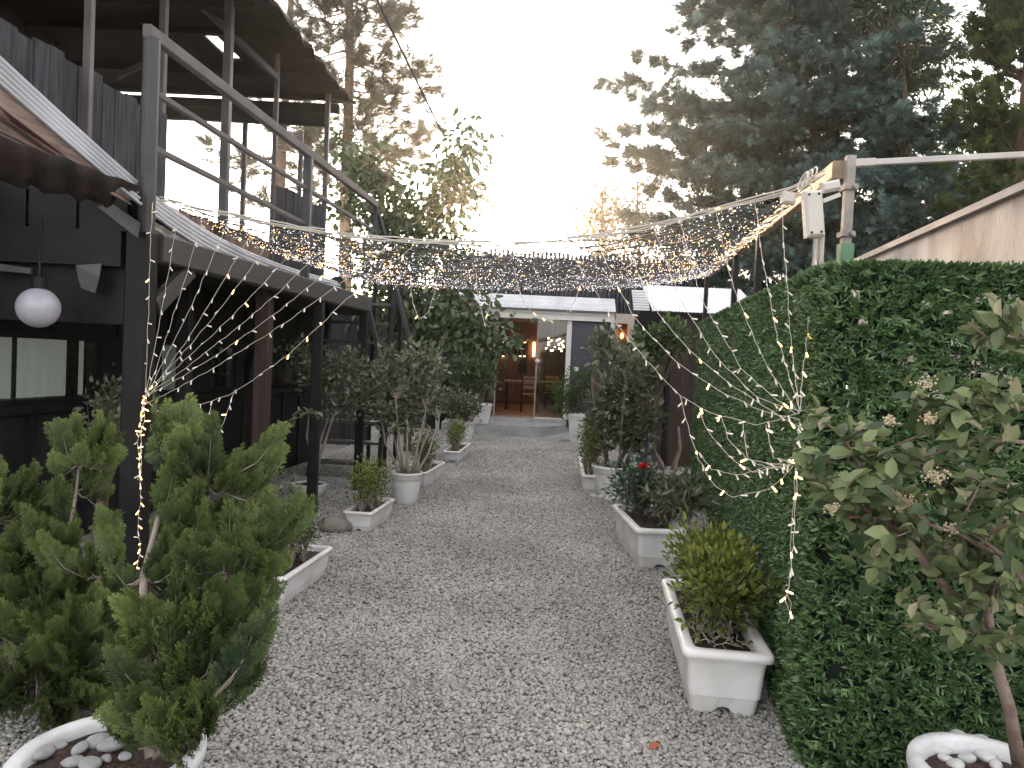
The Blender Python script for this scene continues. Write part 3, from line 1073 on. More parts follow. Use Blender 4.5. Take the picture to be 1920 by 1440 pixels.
# things in the room
for px in (944, 967, 976, 984, 1001):
    q = at(px, 655, IY - .08)
    s = thing('wall_sconce', 'slim lit tube sconce on the brown panelled wall inside the glass building', 'sconce', q, group='tube sconces on the inner wall')
    big = px == 1001
    MB().tube([q - Vector((0, 0, .2)), q + Vector((0, 0, .2))], .035, 10).build('tube', M['lamp_amber'] if big else M['black_paint'], s)
    MB().tube([q - Vector((0, 0, .215)), q - Vector((0, 0, .2))], .03, 10).build('lamp_end', M['lamp_end'], s)
    MB().tube([q + Vector((0, 0, .2)), q + Vector((0, 0, .215))], .03, 10).build('lamp_end', M['lamp_end'], s)
q = at(1045, 643, YF + 2.2)
ch = thing('chandelier', 'glowing chandelier of many small round bulbs behind the glass door', 'chandelier', q)
b = MB().tube([q, q + Vector((0, 0, ZT + .19 - q.z))], .012, 8)
bul = []
for k in range(18):
    a = k * 2.4
    r = .12 + .2 * ((k * 7) % 5) / 5
    p = q + Vector((math.cos(a) * r, math.sin(a) * r, -.2 + .36 * ((k * 5) % 7) / 7))
    b.tube([q + Vector((0, 0, .05)), p], .006, 5)
    bul.append(p)
b.build('frame', M['steel_grey'], ch)
for p in bul:
    MB().lathe([(.001, -.018), (.014, -.012), (.018, 0), (.014, .012), (.001, .018)], 10, p).build('bulb', M['lamp_warm'], ch, smooth=True)
q = at(985, 712, YF + 2.6)
tb = thing('dining_table', 'dark wooden table standing inside the open glass doorway', 'table', (q.x, q.y, ZB))
zt = ZB + .76
MB().box((q.x - .55, q.y - .4, zt - .04), (q.x + 1.0, q.y + .4, zt)).build('tabletop', M['int_floor'], tb)
for sx in (-.48, .9):
    for sy in (-.33, .33):
        MB().bar((q.x + sx, q.y + sy, ZB), (q.x + sx, q.y + sy, zt - .04), .06).build('leg', M['black_paint'], tb)
for j, (dx, dy, rz) in enumerate(((.1, -.75, 0), (.75, .6, PI))):
    cl = ['dark wooden chair facing the table just inside the doorway', 'dark wooden chair on the far side of the indoor table'][j]
    c = thing('dining_chair', cl, 'chair', (q.x + dx, q.y + dy, ZB), rz, group='chairs at the indoor table')
    MB().box((-.21, -.2, .42), (.21, .22, .46)).build('seat', M['int_floor'], c, local=True)
    mb = MB()
    for k in range(3):
        mb.box((-.19, -.215, .58 + k * .12), (.19, -.195, .66 + k * .12))
    mb.build('backrest', M['int_floor'], c, local=True)
    for sx in (-.19, .19):
        MB().bar((sx, -.2, 0), (sx, -.23, .92), .04).build('leg', M['black_paint'], c, local=True)
        MB().bar((sx, .19, 0), (sx, .19, .42), .04).build('leg', M['black_paint'], c, local=True)
pl = bpy.data.lights.new('chandelier_light', 'POINT')
pl.energy = 3; pl.color = (1, .62, .32); pl.shadow_soft_size = .2
lo = bpy.data.objects.new('chandelier_light', pl); COL.objects.link(lo); lo.location = at(1045, 643, YF + 2.2) + Vector((-.3, .6, -.3))
# lamp on the pillar, lamp on the left wall, switch
q = at(1166, 627, YF - .16)
wl = thing('wall_lamp', 'amber glass box lamp glowing on the beige pillar beside the glass front', 'lamp', q)
b = MB()
w, h = .11, .23
for sx in (-w, w):
    for y in (q.y - .09, q.y + .05):
        b.bar((q.x + sx, y, q.z - h), (q.x + sx, y, q.z + h), .018)
b.box((q.x - w, q.y - .09, q.z + h), (q.x + w, q.y + .05, q.z + h + .02)).box((q.x - w, q.y - .09, q.z - h - .02), (q.x + w, q.y + .05, q.z - h))
b.build('frame', M['tan_wood'], wl)
MB().box((q.x - w + .01, q.y - .085, q.z - h), (q.x + w - .01, q.y + .045, q.z + h)).build('glass', M['amber_glass'], wl)
MB().lathe([(.001, -.075), (.03, -.05), (.038, 0), (.02, .05), (.001, .07)], 12, q - Vector((0, .02, .03))).build('bulb', M['lamp_amber'], wl, smooth=True)
q = at(863, 632, YF - .1)
w2 = thing('wall_lamp', 'small bare glowing bulb on the dark wall under the leafy tree', 'lamp', q)
MB().lathe([(.001, -.05), (.03, -.035), (.04, 0), (.03, .035), (.001, .05)], 14, q).build('bulb', M['lamp_amber'], w2, smooth=True)
MB().tube([q + Vector((0, .03, 0)), q + Vector((0, .1, 0))], .03, 10).build('holder', M['black_paint'], w2)
q = at(1080, 692, YF - .02)
sw = MB().box((q.x - .05, q.y - .01, q.z - .05), (q.x + .05, q.y + .018, q.z + .05)).box((q.x - .03, q.y - .016, q.z - .03), (q.x + .03, q.y - .0101, q.z + .03)).build('light_switch', M['white_metal'])
tag(sw, 'small white square switch on the dark blue wall panel', 'switch')
# sign plate by the door
q = at(927, 652, YF - .07)
sg = MB().box((q.x - .2, q.y, q.z - .1), (q.x + .05, q.y + .02, q.z + .1)).build('wall_plate', M['beige'])
tag(sg, 'pale blank plate half hidden by leaves beside the open doorway', 'plate')

# dark board fence, added to block the bright gap behind the porch
fn = thing('added_fence', 'added dark boarded fence blocking the bright gap behind the staircase and porch end', 'fence', (-7, 13.2, 0))
b = MB()
for k in range(70):
    x = -13.0 + k * .15
    if x > at(815, 690, 13.2).x - 1.0:
        break
    b.box((x, 13.2 + .012 * (k % 2), 0), (x + .147, 13.225 + .012 * (k % 2), 2.5 + random.uniform(-.03, .03)))
b.build('boards', M['dark_wood'], fn)

# dark slatted screen above the roofs
sc = thing('slatted_screen', 'dark upright slatted screen standing above the roof of the far building', 'screen', (fx(1080), YF + 1.4, ZT + .2))
YS = YF + 1.4
xs0, xs1, zs = at(836, 500, YS).x, at(1335, 500, YS).x, at(1080, 476, YS).z
b = MB()
n = 62
for k in range(n):
    x = xs0 + (xs1 - xs0) * k / n
    b.box((x, YS, ZT + .2), (x + .075, YS + .03, zs + random.uniform(-.05, .04)))
b.build('slats', M['dark_wood'], sc)
b = MB()
b.box((xs0, YS + .031, ZT + .5), (xs1, YS + .08, ZT + .6)).box((xs0, YS + .031, zs - .3), (xs1, YS + .08, zs - .2))
b.build('rail', M['dark_board'], sc)
b = MB()
b.box((xs0 - .1, YS + .09, ZT + .2), (xs1 + .1, YS + .12, zs - .12))
b.build('backing', M['dark_board'], sc)

# steps in front of the glazed building
P = [gnd(878, 812), gnd(1000, 817), gnd(1062, 826)]
zs_ = .25
b = MB()
yb = YF - .062
ol = [(fx(840), 15.95), (P[0].x, 15.95), (P[1].x + .1, 15.9), (P[1].x + .45, 16.2), (fx(1064), 16.75), (fx(1064), yb), (fx(840), yb)]
b.prism([(x, y, 0) for x, y in ol], (0, 0, zs_))
so = thing('entrance_step', 'low grey concrete step in front of the glass doorway', 'step', (fx(980), 16.4, 0))
b.build('platform', M['concrete'], so)
b = MB()
a0 = gnd(1000, 818)
ra = [(a0.x + .12, 15.86, .0), (a0.x + 1.05, 15.5, 0), (a0.x + 1.1, 16.6, .2), (a0.x + .5, 16.15, .24)]
b.add(ra + [(x, y, -.02) for x, y, z in ra], [(0, 1, 2, 3), (4, 7, 6, 5), (0, 4, 5, 1), (1, 5, 6, 2), (2, 6, 7, 3), (3, 7, 4, 0)])
b.build('ramp', M['concrete'], so)

# ------------------------------------------------------------------ shed on the right
YH = 12.0
hx = lambda px: at(px, 690, YH).x
zr = at(1290, 582, YH).z
shed = thing('garden_shed', 'dark open shed with a cream sheet roof beyond the green artificial hedge', 'shed', (hx(1290), YH, 0))
b = MB()
V, Fq = [], []
nn = 90
xa, xb = hx(1213), hx(1420)
for i in range(nn + 1):
    x = xa + (xb - xa) * i / nn
    w = .006 * math.sin(i * 2 * PI / 3)
    V += [(x, YH - .2, zr - .04 + w), (x, YH - .16, zr + w), (x + .1, YH + 1.5, at(1290, 538, YH + 1.5).z + w)]
for i in range(nn):
    for k in range(2):
        a = i * 3 + k
        Fq.append((a, a + 3, a + 4, a + 1))
o = MB().add(V, Fq).build('roof', M['cream_sheet'], shed)
sd = o.modifiers.new('thick', 'SOLIDIFY'); sd.thickness = .01
b = MB()
for k in range(8):
    z0, z1 = at(1190, 582, YH).z, at(1190, 540, YH).z
    z = z0 + (z1 - z0) * k / 8
    b.box((hx(1181), YH - .1 + .04 * k, z), (xa - .02, YH - .07 + .04 * k, z + (z1 - z0) / 8 * .72))
b.build('louvre', M['cream_sheet'], shed)
b = MB()
b.box((at(1192, 690, YH + 2.25).x, YH + 2.2, 0), (hx(1500), YH + 2.3, zr + .3))
b.box((hx(1440), YH, 0), (hx(1448), YH + 2.2, zr))
b.build('wall', M['dark_board'], shed)
b = MB()
for k in range(5):
    x = hx(1252) + k * .12
    b.box((x, YH + .1 + .004 * (k % 2), 0), (x + .115, YH + .13 + .004 * (k % 2), zr - .1))
b.build('door', M['brown_wood'], shed)
dl = MB()
for k in range(3):
    x = hx(1217) + k * .1
    dl.box((x, YH - .02 + .01 * k, .1), (x + .095, YH + .02 + .01 * k, 1.72))
for z in (.3, .85, 1.35):
    dl.box((hx(1215), YH - .05, z), (hx(1215) + .34, YH - .021, z + .1))
dl.build('door', M['weathered'], shed)
for px in (1250, 1316):
    MB().bar((hx(px), YH - .1, 0), (hx(px), YH - .1, zr - .06), .08).build('post', M['dark_board'], shed)
MB().bar((hx(1184), YH - .12, at(1200, 625, YH).z), (hx(1250) - .05, YH - .12, at(1200, 625, YH).z), .035).build('cross_rail', M['white_metal'], shed)
# twisted dry wood leaning in the shed
for j, pts in enumerate(([(1215, 800), (1228, 850), (1240, 870), (1245, 905)], [(1272, 800), (1275, 840), (1262, 880), (1268, 905)])):
    dv = MB().tube([at(x, y, 11.6 + .1 * j) for x, y in pts], [.018, .03, .045, .05], 8).build('driftwood', M['bark'], smooth=True)
    tag(dv, ['twisted bare branch leaning against the weathered shed door', 'curved bare branch leaning in the dark shed opening'][j], 'branch')
q = at(1200, 870, 11.0)
bk = thing('woven_basket', 'tall pale blue woven basket beside the weathered shed door', 'basket', (q.x, q.y, 0))
mb = MB()
zt_ = at(1200, 812, 11.0).z
for k in range(24):
    z = .03 + (zt_ - .03) * k / 24
    mb.lathe([(.15 + .012 * (k % 2), z), (.165 - .012 * (k % 2), z + (zt_ - .03) / 48), (.15 + .012 * (k % 2), z + (zt_ - .03) / 24)], 24, (q.x, q.y, 0))
mb.build('body', M['basket'], bk)
MB().bar((q.x + .05, q.y - .175, .1), (q.x + .05, q.y - .175, zt_), .035, .012).build('strap', M['blue'], bk)

# ------------------------------------------------------------------ wall, mast, beam, pipe and boxes on the right
A, B = at(1602, 489, 9.0), at(1950, 331, 5.05)
zw = (A.z + B.z) / 2
A.z = B.z = zw
dv = (B - A)
E = A + dv * 1.7
bw = thing('boundary_wall', 'long cream plastered wall with flat coping behind the artificial hedge', 'wall', ((A.x + B.x) / 2, (A.y + B.y) / 2, 0))
nrm = Vector((dv.y, -dv.x, 0)).normalized()
nrm = nrm if nrm.x > 0 else -nrm
b = MB()
b.prism([(A.x, A.y, 0), (E.x, E.y, 0), (E.x, E.y, zw - .06), (A.x, A.y, zw - .06)], nrm * .2)
b.build('wall', M['plaster'], bw)
b = MB()
b.prism([A - nrm * .05 - Vector((0, 0, .058)), E - nrm * .05 - Vector((0, 0, .058)), E - nrm * .05, A - nrm * .05], nrm * .3)
b.build('coping', M['beige'], bw)

ms = at(1583, 500, 3.6)
mt = at(1581, 292, 3.6)
mast = thing('lamp_mast', 'old square steel mast with green lower part rising behind the hedge', 'post', (ms.x, ms.y, 0))
MB().bar((ms.x, ms.y, 0), (ms.x, ms.y, at(1583, 458, 3.6).z), .062).build('base', M['green_paint'], mast)
MB().bar((ms.x, ms.y, at(1583, 458, 3.6).z), (ms.x, ms.y, mt.z), .042).build('upper_tube', M['grey_steel_old'], mast)
b = MB()
for y in (352, 440):
    z = at(1583, y, 3.6).z
    b.box((ms.x - .032, ms.y - .032, z - .012), (ms.x + .032, ms.y + .032, z + .012))
    b.tube([(ms.x + .01, ms.y - .03, z), (ms.x + .01, ms.y - .055, z)], .012, 8)
b.build('clamp', M['grey_steel_old'], mast)
pg = thing('pergola_beam', 'long rough wooden beam on thin posts carrying the light net', 'beam', (ms.x + .3, 6, 0))
bb0 = Vector((ms.x - .045, 3.62, mt.z - .06))
be = at(1322, 518, 10.4)
bb1 = Vector((be.x, 10.4, be.z))
MB().bar(bb0, bb1, .06, .085).build('beam', M['tan_wood'], pg)
for t, nm in ((.33, 'post'), (.53, 'post'), (.96, 'post')):
    p = bb0.lerp(bb1, t)
    MB().bar((p.x, p.y, 0), (p.x, p.y, p.z - .045), .05).build(nm, M['dark_board'], pg)
pa, pb = at(1592, 307, 3.6), at(1990, 287, 3.55)
pp = MB().bar(pa, pa.lerp(pb, .12), .038, .036).bar(pa.lerp(pb, .12), pb, .03, .028).build('steel_pipe', M['pipe_grey'])
tag(pp, 'pale square steel pipe running from the mast top to the wall side', 'pipe')

def plate_box(name, label, cat, c, w, h, d, tilt, m, group=None):
    t = thing(name, label, cat, c)
    mb = MB()
    r = Matrix.Rotation(tilt, 3, 'Y')
    vs = []
    bv = .012
    for y, s in ((-d / 2, bv), (-d / 2 + bv, 0), (d / 2 - bv, 0), (d / 2, bv)):
        vs.append([Vector((sx * (w / 2 - s), y, sz * (h / 2 - s))) for sx, sz in ((-1, -1), (1, -1), (1, 1), (-1, 1))])
    V = [r @ v for ring in vs for v in ring]
    fs = [(0, 1, 2, 3), (15, 14, 13, 12)] + [(4 * i + k, 4 * i + 4 + k, 4 * i + 4 + (k + 1) % 4, 4 * i + (k + 1) % 4) for i in range(3) for k in range(4)]
    mb.add(V, fs)
    o = mb.build('case', m, t, local=True)
    mb = MB()
    for sx in (-1, 1):
        for sz in (-1, 1):
            p = r @ Vector((sx * (w / 2 - .02), -d / 2 - .002, sz * (h / 2 - .02)))
            mb.tube([p, p + Vector((0, .004, 0))], .006, 8)
    if h > .1:
        mb.build('screw', M['black_paint'], t, local=True)
    return t


q = at(1524, 402, 3.5)
jb = plate_box('junction_box', 'tall tilted grey white plastic box hanging from the beam end', 'electrical box', q, .085, .215, .06, math.radians(-7), M['box_plastic'])
MB().tube([(0.02, .0, -.11), (.03, .02, -.2), (.03, .05, -.42)], .012, 8).build('conduit', M['wire_white'], jb, local=True)
MB().tube([(0.03, .03, .03), (.06, .03, -.08), (.07, .05, -.42)], .014, 8).build('conduit', M['wire_white'], jb, local=True)
for k in range(3):
    MB().tube([Vector((-.035 + .02 * k + .014 * math.sin(t_), .05 + .05 * math.cos(t_), .165 + .012 * k + .042 * math.sin(t_))) for t_ in [2 * PI * j / 14 for j in range(15)]], .0035, 6).build('cable', M['wire_white'], jb, local=True)
MB().tube([(-.01, 0, .105), (-.015, .0, .13), (-.02, .02, .16), (-.03, .03, .20)], .004, 6).build('cable', M['wire_white'], jb, local=True)
q = at(1478, 372, 3.75)
plate_box('junction_box', 'small square white plastic box at the near end of the light net', 'electrical box', q, .066, .06, .05, math.radians(6), M['box_plastic'])
q = at(1556, 350, 3.55)
fb = plate_box('junction_box', 'pale flat box bracketed between the beam end and the mast', 'electrical box', q, .09, .05, .05, math.radians(-14), M['box_plastic'])
MB().bar((-.03, 0, -.07), (.05, .0, -.035), .016, .02).build('bracket', M['box_plastic'], fb, local=True)

# black overhead cable
cb = []
for i in range(25):
    t = i / 24
    p = at(702 + (932 - 702) * t, -10 + 470 * t, 7 + 9 * t * t)
    cb.append(p)
kb = MB().tube([at(690, -40, 7.0)] + cb, [.013] * 15 + [.008] * 11, 6).build('overhead_cable', M['cable_black'])
tag(kb, 'single black overhead cable crossing the pale sky above the path', 'cable')
# ------------------------------------------------------------------ planters
def rrect(w, l, r, n=6, side=10):
    """rounded rectangle, half sizes w,l, as a list of points with extra ones along the short sides"""
    pts = []
    for cx, cy, a0 in ((w - r, l - r, 0), (-w + r, l - r, PI / 2), (-w + r, -l + r, PI), (w - r, -l + r, 1.5 * PI)):
        for k in range(n + 1):
            a = a0 + PI / 2 * k / n
            pts.append((cx + r * math.cos(a), cy + r * math.sin(a)))
        if a0 in (0, PI):
            sx = -1 if a0 == 0 else 1
            for k in range(1, side):
                t = k / side
                pts.append((sx * (w - r) * (2 * t - 1), cy + (r if a0 == 0 else -r)))
    return pts


def trough(name, label, c, rz, w, l, h, group='white trough planters along the path'):
    """c: centre on the ground; w,l: rim width and length; long axis local Y"""
    t = thing(name, label, 'planter', (c[0], c[1], 0), rz, group)
    W, Lh = w / 2, l / 2
    arch = .034 * min(1, h / .3)
    levels = [(0.012, .74, .86), (.3 * h, .80, .90), (.31 * h, .825, .912), (.80 * h, .885, .945), (.81 * h, .90, .955), (.9 * h, .905, .957)]
    rings = []
    for z, fw, fl in levels:
        ring = []
        for x, y in rrect(W * fw, Lh * fl, min(W, Lh) * .16):
            zz = z
            if z < .02 and abs(abs(y) - Lh * fl) < 1e-4 and abs(x) < W * .24:
                zz = z + arch * math.sqrt(max(0, 1 - (x / (W * .24)) ** 2))
            ring.append((x, y, zz))
        rings.append(ring)
    n = len(rings[0])
    mb = MB()
    mb.v = [p for r in rings for p in r]
    for i in range(len(rings) - 1):
        for k in range(n):
            mb.f.append((i * n + k, i * n + (k + 1) % n, (i + 1) * n + (k + 1) % n, (i + 1) * n + k))
    mb.build('trough', M['planter'], t, local=True)
    rings = []
    lip = .042 * min(1, h / .3)
    for z, e in ((.885 * h, -.025), (.882 * h, 0), (.89 * h, .008), (h - .012, .006), (h - .002, -.006), (h, -.02), (h - .002, -.045), (h - .012, -.055), (h - .06, -.06)):
        rings.append([(x, y, z) for x, y in rrect(W + e * h / .33, Lh + e * h / .33, W * .22)])
    mb = MB()
    mb.v = [p for r in rings for p in r]
    for i in range(len(rings) - 1):
        for k in range(n):
            mb.f.append((i * n + k, i * n + (k + 1) % n, (i + 1) * n + (k + 1) % n, (i + 1) * n + k))
    mb.build('rim', M['planter'], t, local=True, smooth=True)
    g = 12
    V, Fq = [], []
    for i in range(g + 1):
        for k in range(g + 1):
            V.append(((W - .05 * h / .33) * (2 * i / g - 1), (Lh - .05 * h / .33) * (2 * k / g - 1), h - .045 * h / .33 - .012 + random.uniform(-.008, .008)))
    for i in range(g):
        for k in range(g):
            a = i * (g + 1) + k
            Fq.append((a, a + g + 1, a + g + 2, a + 1))
    MB().add(V, Fq).build('soil', M['soil'], t, local=True)
    return t


def round_pot(name, label, c, r, h, style=0, group=None, z0=0.0, m=None):
    t = thing(name, label, 'planter', (c[0], c[1], z0), 0, group)
    m = m or M['planter']
    if style == 0:      # bellied pot with a rolled rim
        body = [(.66 * r, 0), (.72 * r, .05 * h), (.86 * r, .35 * h), (.93 * r, .7 * h), (.93 * r, .78 * h), (.96 * r, .79 * h), (.96 * r, .9 * h)]
        rim = [(.95 * r, .88 * h), (1.0 * r, .9 * h), (1.03 * r, .95 * h), (1.01 * r, h), (.94 * r, h), (.9 * r, .95 * h), (.88 * r, .85 * h)]
    elif style == 1:    # heavy stone bowl
        body = [(.62 * r, 0), (.75 * r, .1 * h), (.92 * r, .5 * h), (.98 * r, .85 * h)]
        rim = [(.97 * r, .84 * h), (1.0 * r, .9 * h), (1.0 * r, .97 * h), (.97 * r, h), (.84 * r, h), (.81 * r, .96 * h), (.80 * r, .75 * h)]
    else:               # tall tapered pot
        body = [(.68 * r, 0), (.7 * r, .02 * h), (.95 * r, .88 * h)]
        rim = [(.95 * r, .87 * h), (1.0 * r, .885 * h), (1.0 * r, .98 * h), (.97 * r, h), (.9 * r, h), (.87 * r, .95 * h), (.86 * r, .8 * h)]
    mb = MB().lathe(body, 40, (0, 0, 0))
    mb.f = mb.f[:-2] + [mb.f[-1]]
    mb.build('pot', m, t, local=True, smooth=True)
    mb = MB().lathe(rim, 40, (0, 0, 0))
    mb.f = mb.f[:-2]
    mb.build('rim', m, t, local=True, smooth=True)
    V = [(0, 0, .86 * h)]
    Fq = []
    for i in range(1, 7):
        for k in range(24):
            a = 2 * PI * k / 24
            V.append((.87 * r * i / 6 * math.cos(a), .87 * r * i / 6 * math.sin(a), .86 * h + random.uniform(-.008, .01)))
    for k in range(24):
        Fq.append((0, 1 + k, 1 + (k + 1) % 24))
        for i in range(5):
            Fq.append((1 + i * 24 + k, 1 + (i + 1) * 24 + k, 1 + (i + 1) * 24 + (k + 1) % 24, 1 + i * 24 + (k + 1) % 24))
    MB().add(V, Fq).build('soil', M['soil'], t, local=True)
    return t


LEAF = T_leaf(.55)
LEAF_N = T_leaf(.36, .08, .2)
LEAF_B = T_leaf(.62, .1, .15)
LEAF_L = T_leaf(.26, .06, .25)


def trough_px(label, nr, fr, w, h, side, mleaf, lsize=.03, ph=.38, nclump=60, per=22, spread=.035, frac=(-.75, .75), name='trough_planter', zshift=0):
    """planter from two ground pixels along its path-side bottom edge (near, far); side: +1 if the planter lies to +x of that edge"""
    a, b = gnd(*nr), gnd(*fr)
    d = (b - a)
    l = d.length * 1.12
    rz = math.atan2(d.y, d.x) - PI / 2
    nn = Vector((d.y, -d.x, 0)).normalized()
    if nn.x * side < 0:
        nn = -nn
    c = (a + b) / 2 + nn * (w * .40)
    t = trough(name, label, c, rz, w, l, h)
    ells = []
    for k in range(5):
        y = l / 2 * (frac[0] + (frac[1] - frac[0]) * (k + .5) / 5)
        ells.append(((random.uniform(-.02, .02), y, h + ph * random.uniform(.42, .58)), (w * .46, l * .13, ph * .5)))
    stems = [Vector((random.uniform(-.25, .25) * w, l / 2 * random.uniform(frac[0], frac[1]) * .9, h - .06)) for _ in range(12)]
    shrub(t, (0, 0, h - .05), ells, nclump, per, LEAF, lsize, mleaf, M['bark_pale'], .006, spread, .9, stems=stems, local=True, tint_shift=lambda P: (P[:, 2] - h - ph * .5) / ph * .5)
    return t


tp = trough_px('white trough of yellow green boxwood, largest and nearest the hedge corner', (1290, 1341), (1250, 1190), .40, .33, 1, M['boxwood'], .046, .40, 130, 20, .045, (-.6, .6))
rm = MB()
for k in range(34):
    x, y = random.uniform(-.12, .12), random.uniform(-.44, -.12)
    a = random.uniform(0, 6.28)
    L_ = random.uniform(.06, .16)
    rm.tube([(x, y, .31), (x + math.cos(a) * L_ * .4, y + math.sin(a) * L_ * .4, .325 + random.uniform(0, .03)), (x + math.cos(a) * L_ * .8, y + math.sin(a) * L_ * .6, .315), (x + math.cos(a + .5) * L_, y + math.sin(a + .5) * L_ * .8, .30)], [.003, .0028, .0022, .0015], 5, cap=False)
rm.build('dry_runners', M['bark_pale'], tp, local=True, smooth=True)
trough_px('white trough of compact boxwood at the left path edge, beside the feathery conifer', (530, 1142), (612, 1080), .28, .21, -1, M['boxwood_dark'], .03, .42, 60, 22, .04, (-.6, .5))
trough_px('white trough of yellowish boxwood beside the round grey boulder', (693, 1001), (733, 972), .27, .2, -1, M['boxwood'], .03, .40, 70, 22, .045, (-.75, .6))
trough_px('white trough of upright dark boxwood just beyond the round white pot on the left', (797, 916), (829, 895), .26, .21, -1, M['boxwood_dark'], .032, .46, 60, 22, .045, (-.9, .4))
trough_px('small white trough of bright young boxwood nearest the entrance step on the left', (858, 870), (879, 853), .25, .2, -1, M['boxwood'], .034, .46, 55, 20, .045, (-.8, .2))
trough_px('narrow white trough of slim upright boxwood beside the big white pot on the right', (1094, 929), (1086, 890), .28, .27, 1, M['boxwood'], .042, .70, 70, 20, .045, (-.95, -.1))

# trough with the red rose
a = gnd(1196, 1083); b_ = gnd(1178, 1010)
rt = trough('trough_planter', 'white trough holding a dark leafy bush and a single red rose', (a.x + .19, (a.y + b_.y) / 2 + .05, 0), math.radians(3), .44, 1.05, .34)
shrub(rt, (0, 0, .3), [((-.06, .25, .56), (.24, .26, .2))], 70, 14, LEAF, .045, M['rose_leaf'], M['bark'], .007, .05, .5, local=True, stems=[Vector((-.05, .25, .3)), Vector((.03, .3, .3))])
shrub(rt, (0, 0, .3), [((.16, -.12, .52), (.26, .3, .2)), ((.3, .1, .5), (.2, .3, .16))], 50, 13, T_leaf(.3, .05, .25), .10, M['camellia'], M['bark'], .008, .03, .5, local=True, stems=[Vector((.1, -.1, .3))], foliage='dark_foliage')
q = at(1207, 875, a.y + .62)
lq = Matrix.Rotation(-math.radians(3), 3, 'Z') @ (q - rt.location)
mb = MB()
Vp, Dp, Np = [], [], []
for k in range(26):
    a_ = k * 2.4
    r = .004 + .036 * (k / 26)
    Vp.append((lq.x + math.cos(a_) * r * .5, lq.y + math.sin(a_) * r * .5, lq.z - .02 + .01 * (1 - k / 26)))
    Dp.append((math.cos(a_) * (.25 + k / 26), math.sin(a_) * (.25 + k / 26), 1.1 - .8 * k / 26))
    Np.append((-math.cos(a_), -math.sin(a_), .4))
V, Fc, tt = scatter(T_leaf(.95, .12, -.1), np.array(Vp), np.array(Dp), .05, nrm=np.array(Np))
np_mesh('rose_flower', V, Fc, tt, M['red'], rt, local=True)
MB().tube([(0, .28, .3), (lq.x * .5, .3, .5), (lq.x, lq.y, lq.z - .01)], .005, 6).build('flower_stem', M['boxwood_dark'], rt, local=True)


# ------------------------------------------------------------------ round pots with shrubs
def pot_px(label, px, py_base, rpx, py_rim, style=0, m=None, z0=0.0, Y=None, name='round_pot'):
    p = gnd(px, py_base, z0) if Y is None else at(px, py_base, Y)
    r = rpx / F * p.y
    Yc = p.y + r * .7
    zr_ = at(px, py_rim, Yc).z
    c = at(px, py_base, Yc)
    return round_pot(name, label, (c.x, Yc), r, zr_ - z0, style, None, z0, m), Vector((c.x, Yc, z0)), r, zr_ - z0


def world_ells(lst, c):
    """ellipsoids given as (px, py, Y, rx_px, rz_px, ry) in pixels at depth Y, relative to c"""
    out = []
    for px, py, Y, rx_, rz_, ry in lst:
        p = at(px, py, Y)
        out.append((tuple(p - c), (rx_ / F * Y, ry, rz_ / F * Y), rx_ * rz_))
    return out


# left big bush
t, c, r, h = pot_px('round white pot with a large many stemmed glossy bush, left of the path', 760, 948, 30, 884)
tr = []
for k in range(9):
    a = k * 2.4
    p0 = Vector((.06 * math.cos(a), .06 * math.sin(a), h * .8))
    p1 = p0 + Vector((math.cos(a) * random.uniform(.05, .22), math.sin(a) * .15, random.uniform(.25, .4)))
    p2 = p1 + Vector((math.cos(a) * .1, math.sin(a) * .1, random.uniform(.25, .5)))
    tr.append(([p0, p0.lerp(p1, .5) + Vector((.01, .01, 0)), p1, p2], [.02, .016, .012, .008]))
shrub(t, (0, 0, h), world_ells([(770, 735, c.y, 62, 62, .35), (735, 700, c.y, 40, 45, .3), (790, 690, c.y, 38, 40, .3), (745, 780, c.y - .1, 45, 30, .3)], c), 180, 13, LEAF_B, .07, M['camellia'], M['bark_pale'], .006, .05, .5, local=True, trunk=tr)
# right big bush
t, c, r, h = pot_px('big round white pot with a tall open glossy bush, right of the path', 1150, 938, 44, 872)
bigc, bigr, bigh = c, r, h
tr = []
for k in range(6):
    a = k * 2.4
    p0 = Vector((.09 * math.cos(a), .09 * math.sin(a), h * .8))
    p1 = p0 + Vector((math.cos(a) * .15, math.sin(a) * .12, .45))
    p2 = p1 + Vector((math.cos(a) * .1, math.sin(a) * .1, random.uniform(.35, .75)))
    tr.append(([p0, p0.lerp(p1, .5) + Vector((.02, .01, 0)), p1, p2], [.022, .018, .014, .008]))
shrub(t, (0, 0, h), world_ells([(1140, 655, c.y, 28, 25, .22), (1182, 700, c.y, 36, 45, .3), (1152, 740, c.y, 40, 50, .3), (1195, 790, c.y, 42, 40, .3), (1135, 785, c.y - .05, 30, 32, .3), (1170, 825, c.y, 44, 22, .3)], c), 210, 10, LEAF_B, .095, M['camellia'], M['bark'], .006, .055, .5, local=True, trunk=tr)
# vine-like bush on the shed
q = at(1215, 900, 11.3)
vb = thing('shed_shrub', 'bushy green shrub against the dark shed behind the big white pot', 'shrub', (q.x, 11.5, 0))
c = Vector((q.x, 11.5, 0))
shrub(vb, (0, 0, 0), world_ells([(1220, 650, 11.5, 38, 28, .3), (1255, 632, 11.4, 34, 22, .3), (1200, 690, 11.5, 35, 30, .3)], c), 130, 14, LEAF_B, .085, M['broad_green'], M['bark'], .01, .07, .3, local=True)
# pot right of the door and its shrub
t, c, r, h = pot_px('white round pot with a soft green shrub beside the glass front', 1082, 832, 20, 775, 2)
shrub(t, (0, 0, h), world_ells([(1072, 735, c.y, 36, 26, .35), (1095, 712, c.y, 34, 26, .35), (1062, 758, c.y, 26, 16, .3)], c), 110, 14, LEAF_N, .085, M['broad_green'], M['bark'], .008, .07, .4, local=True)
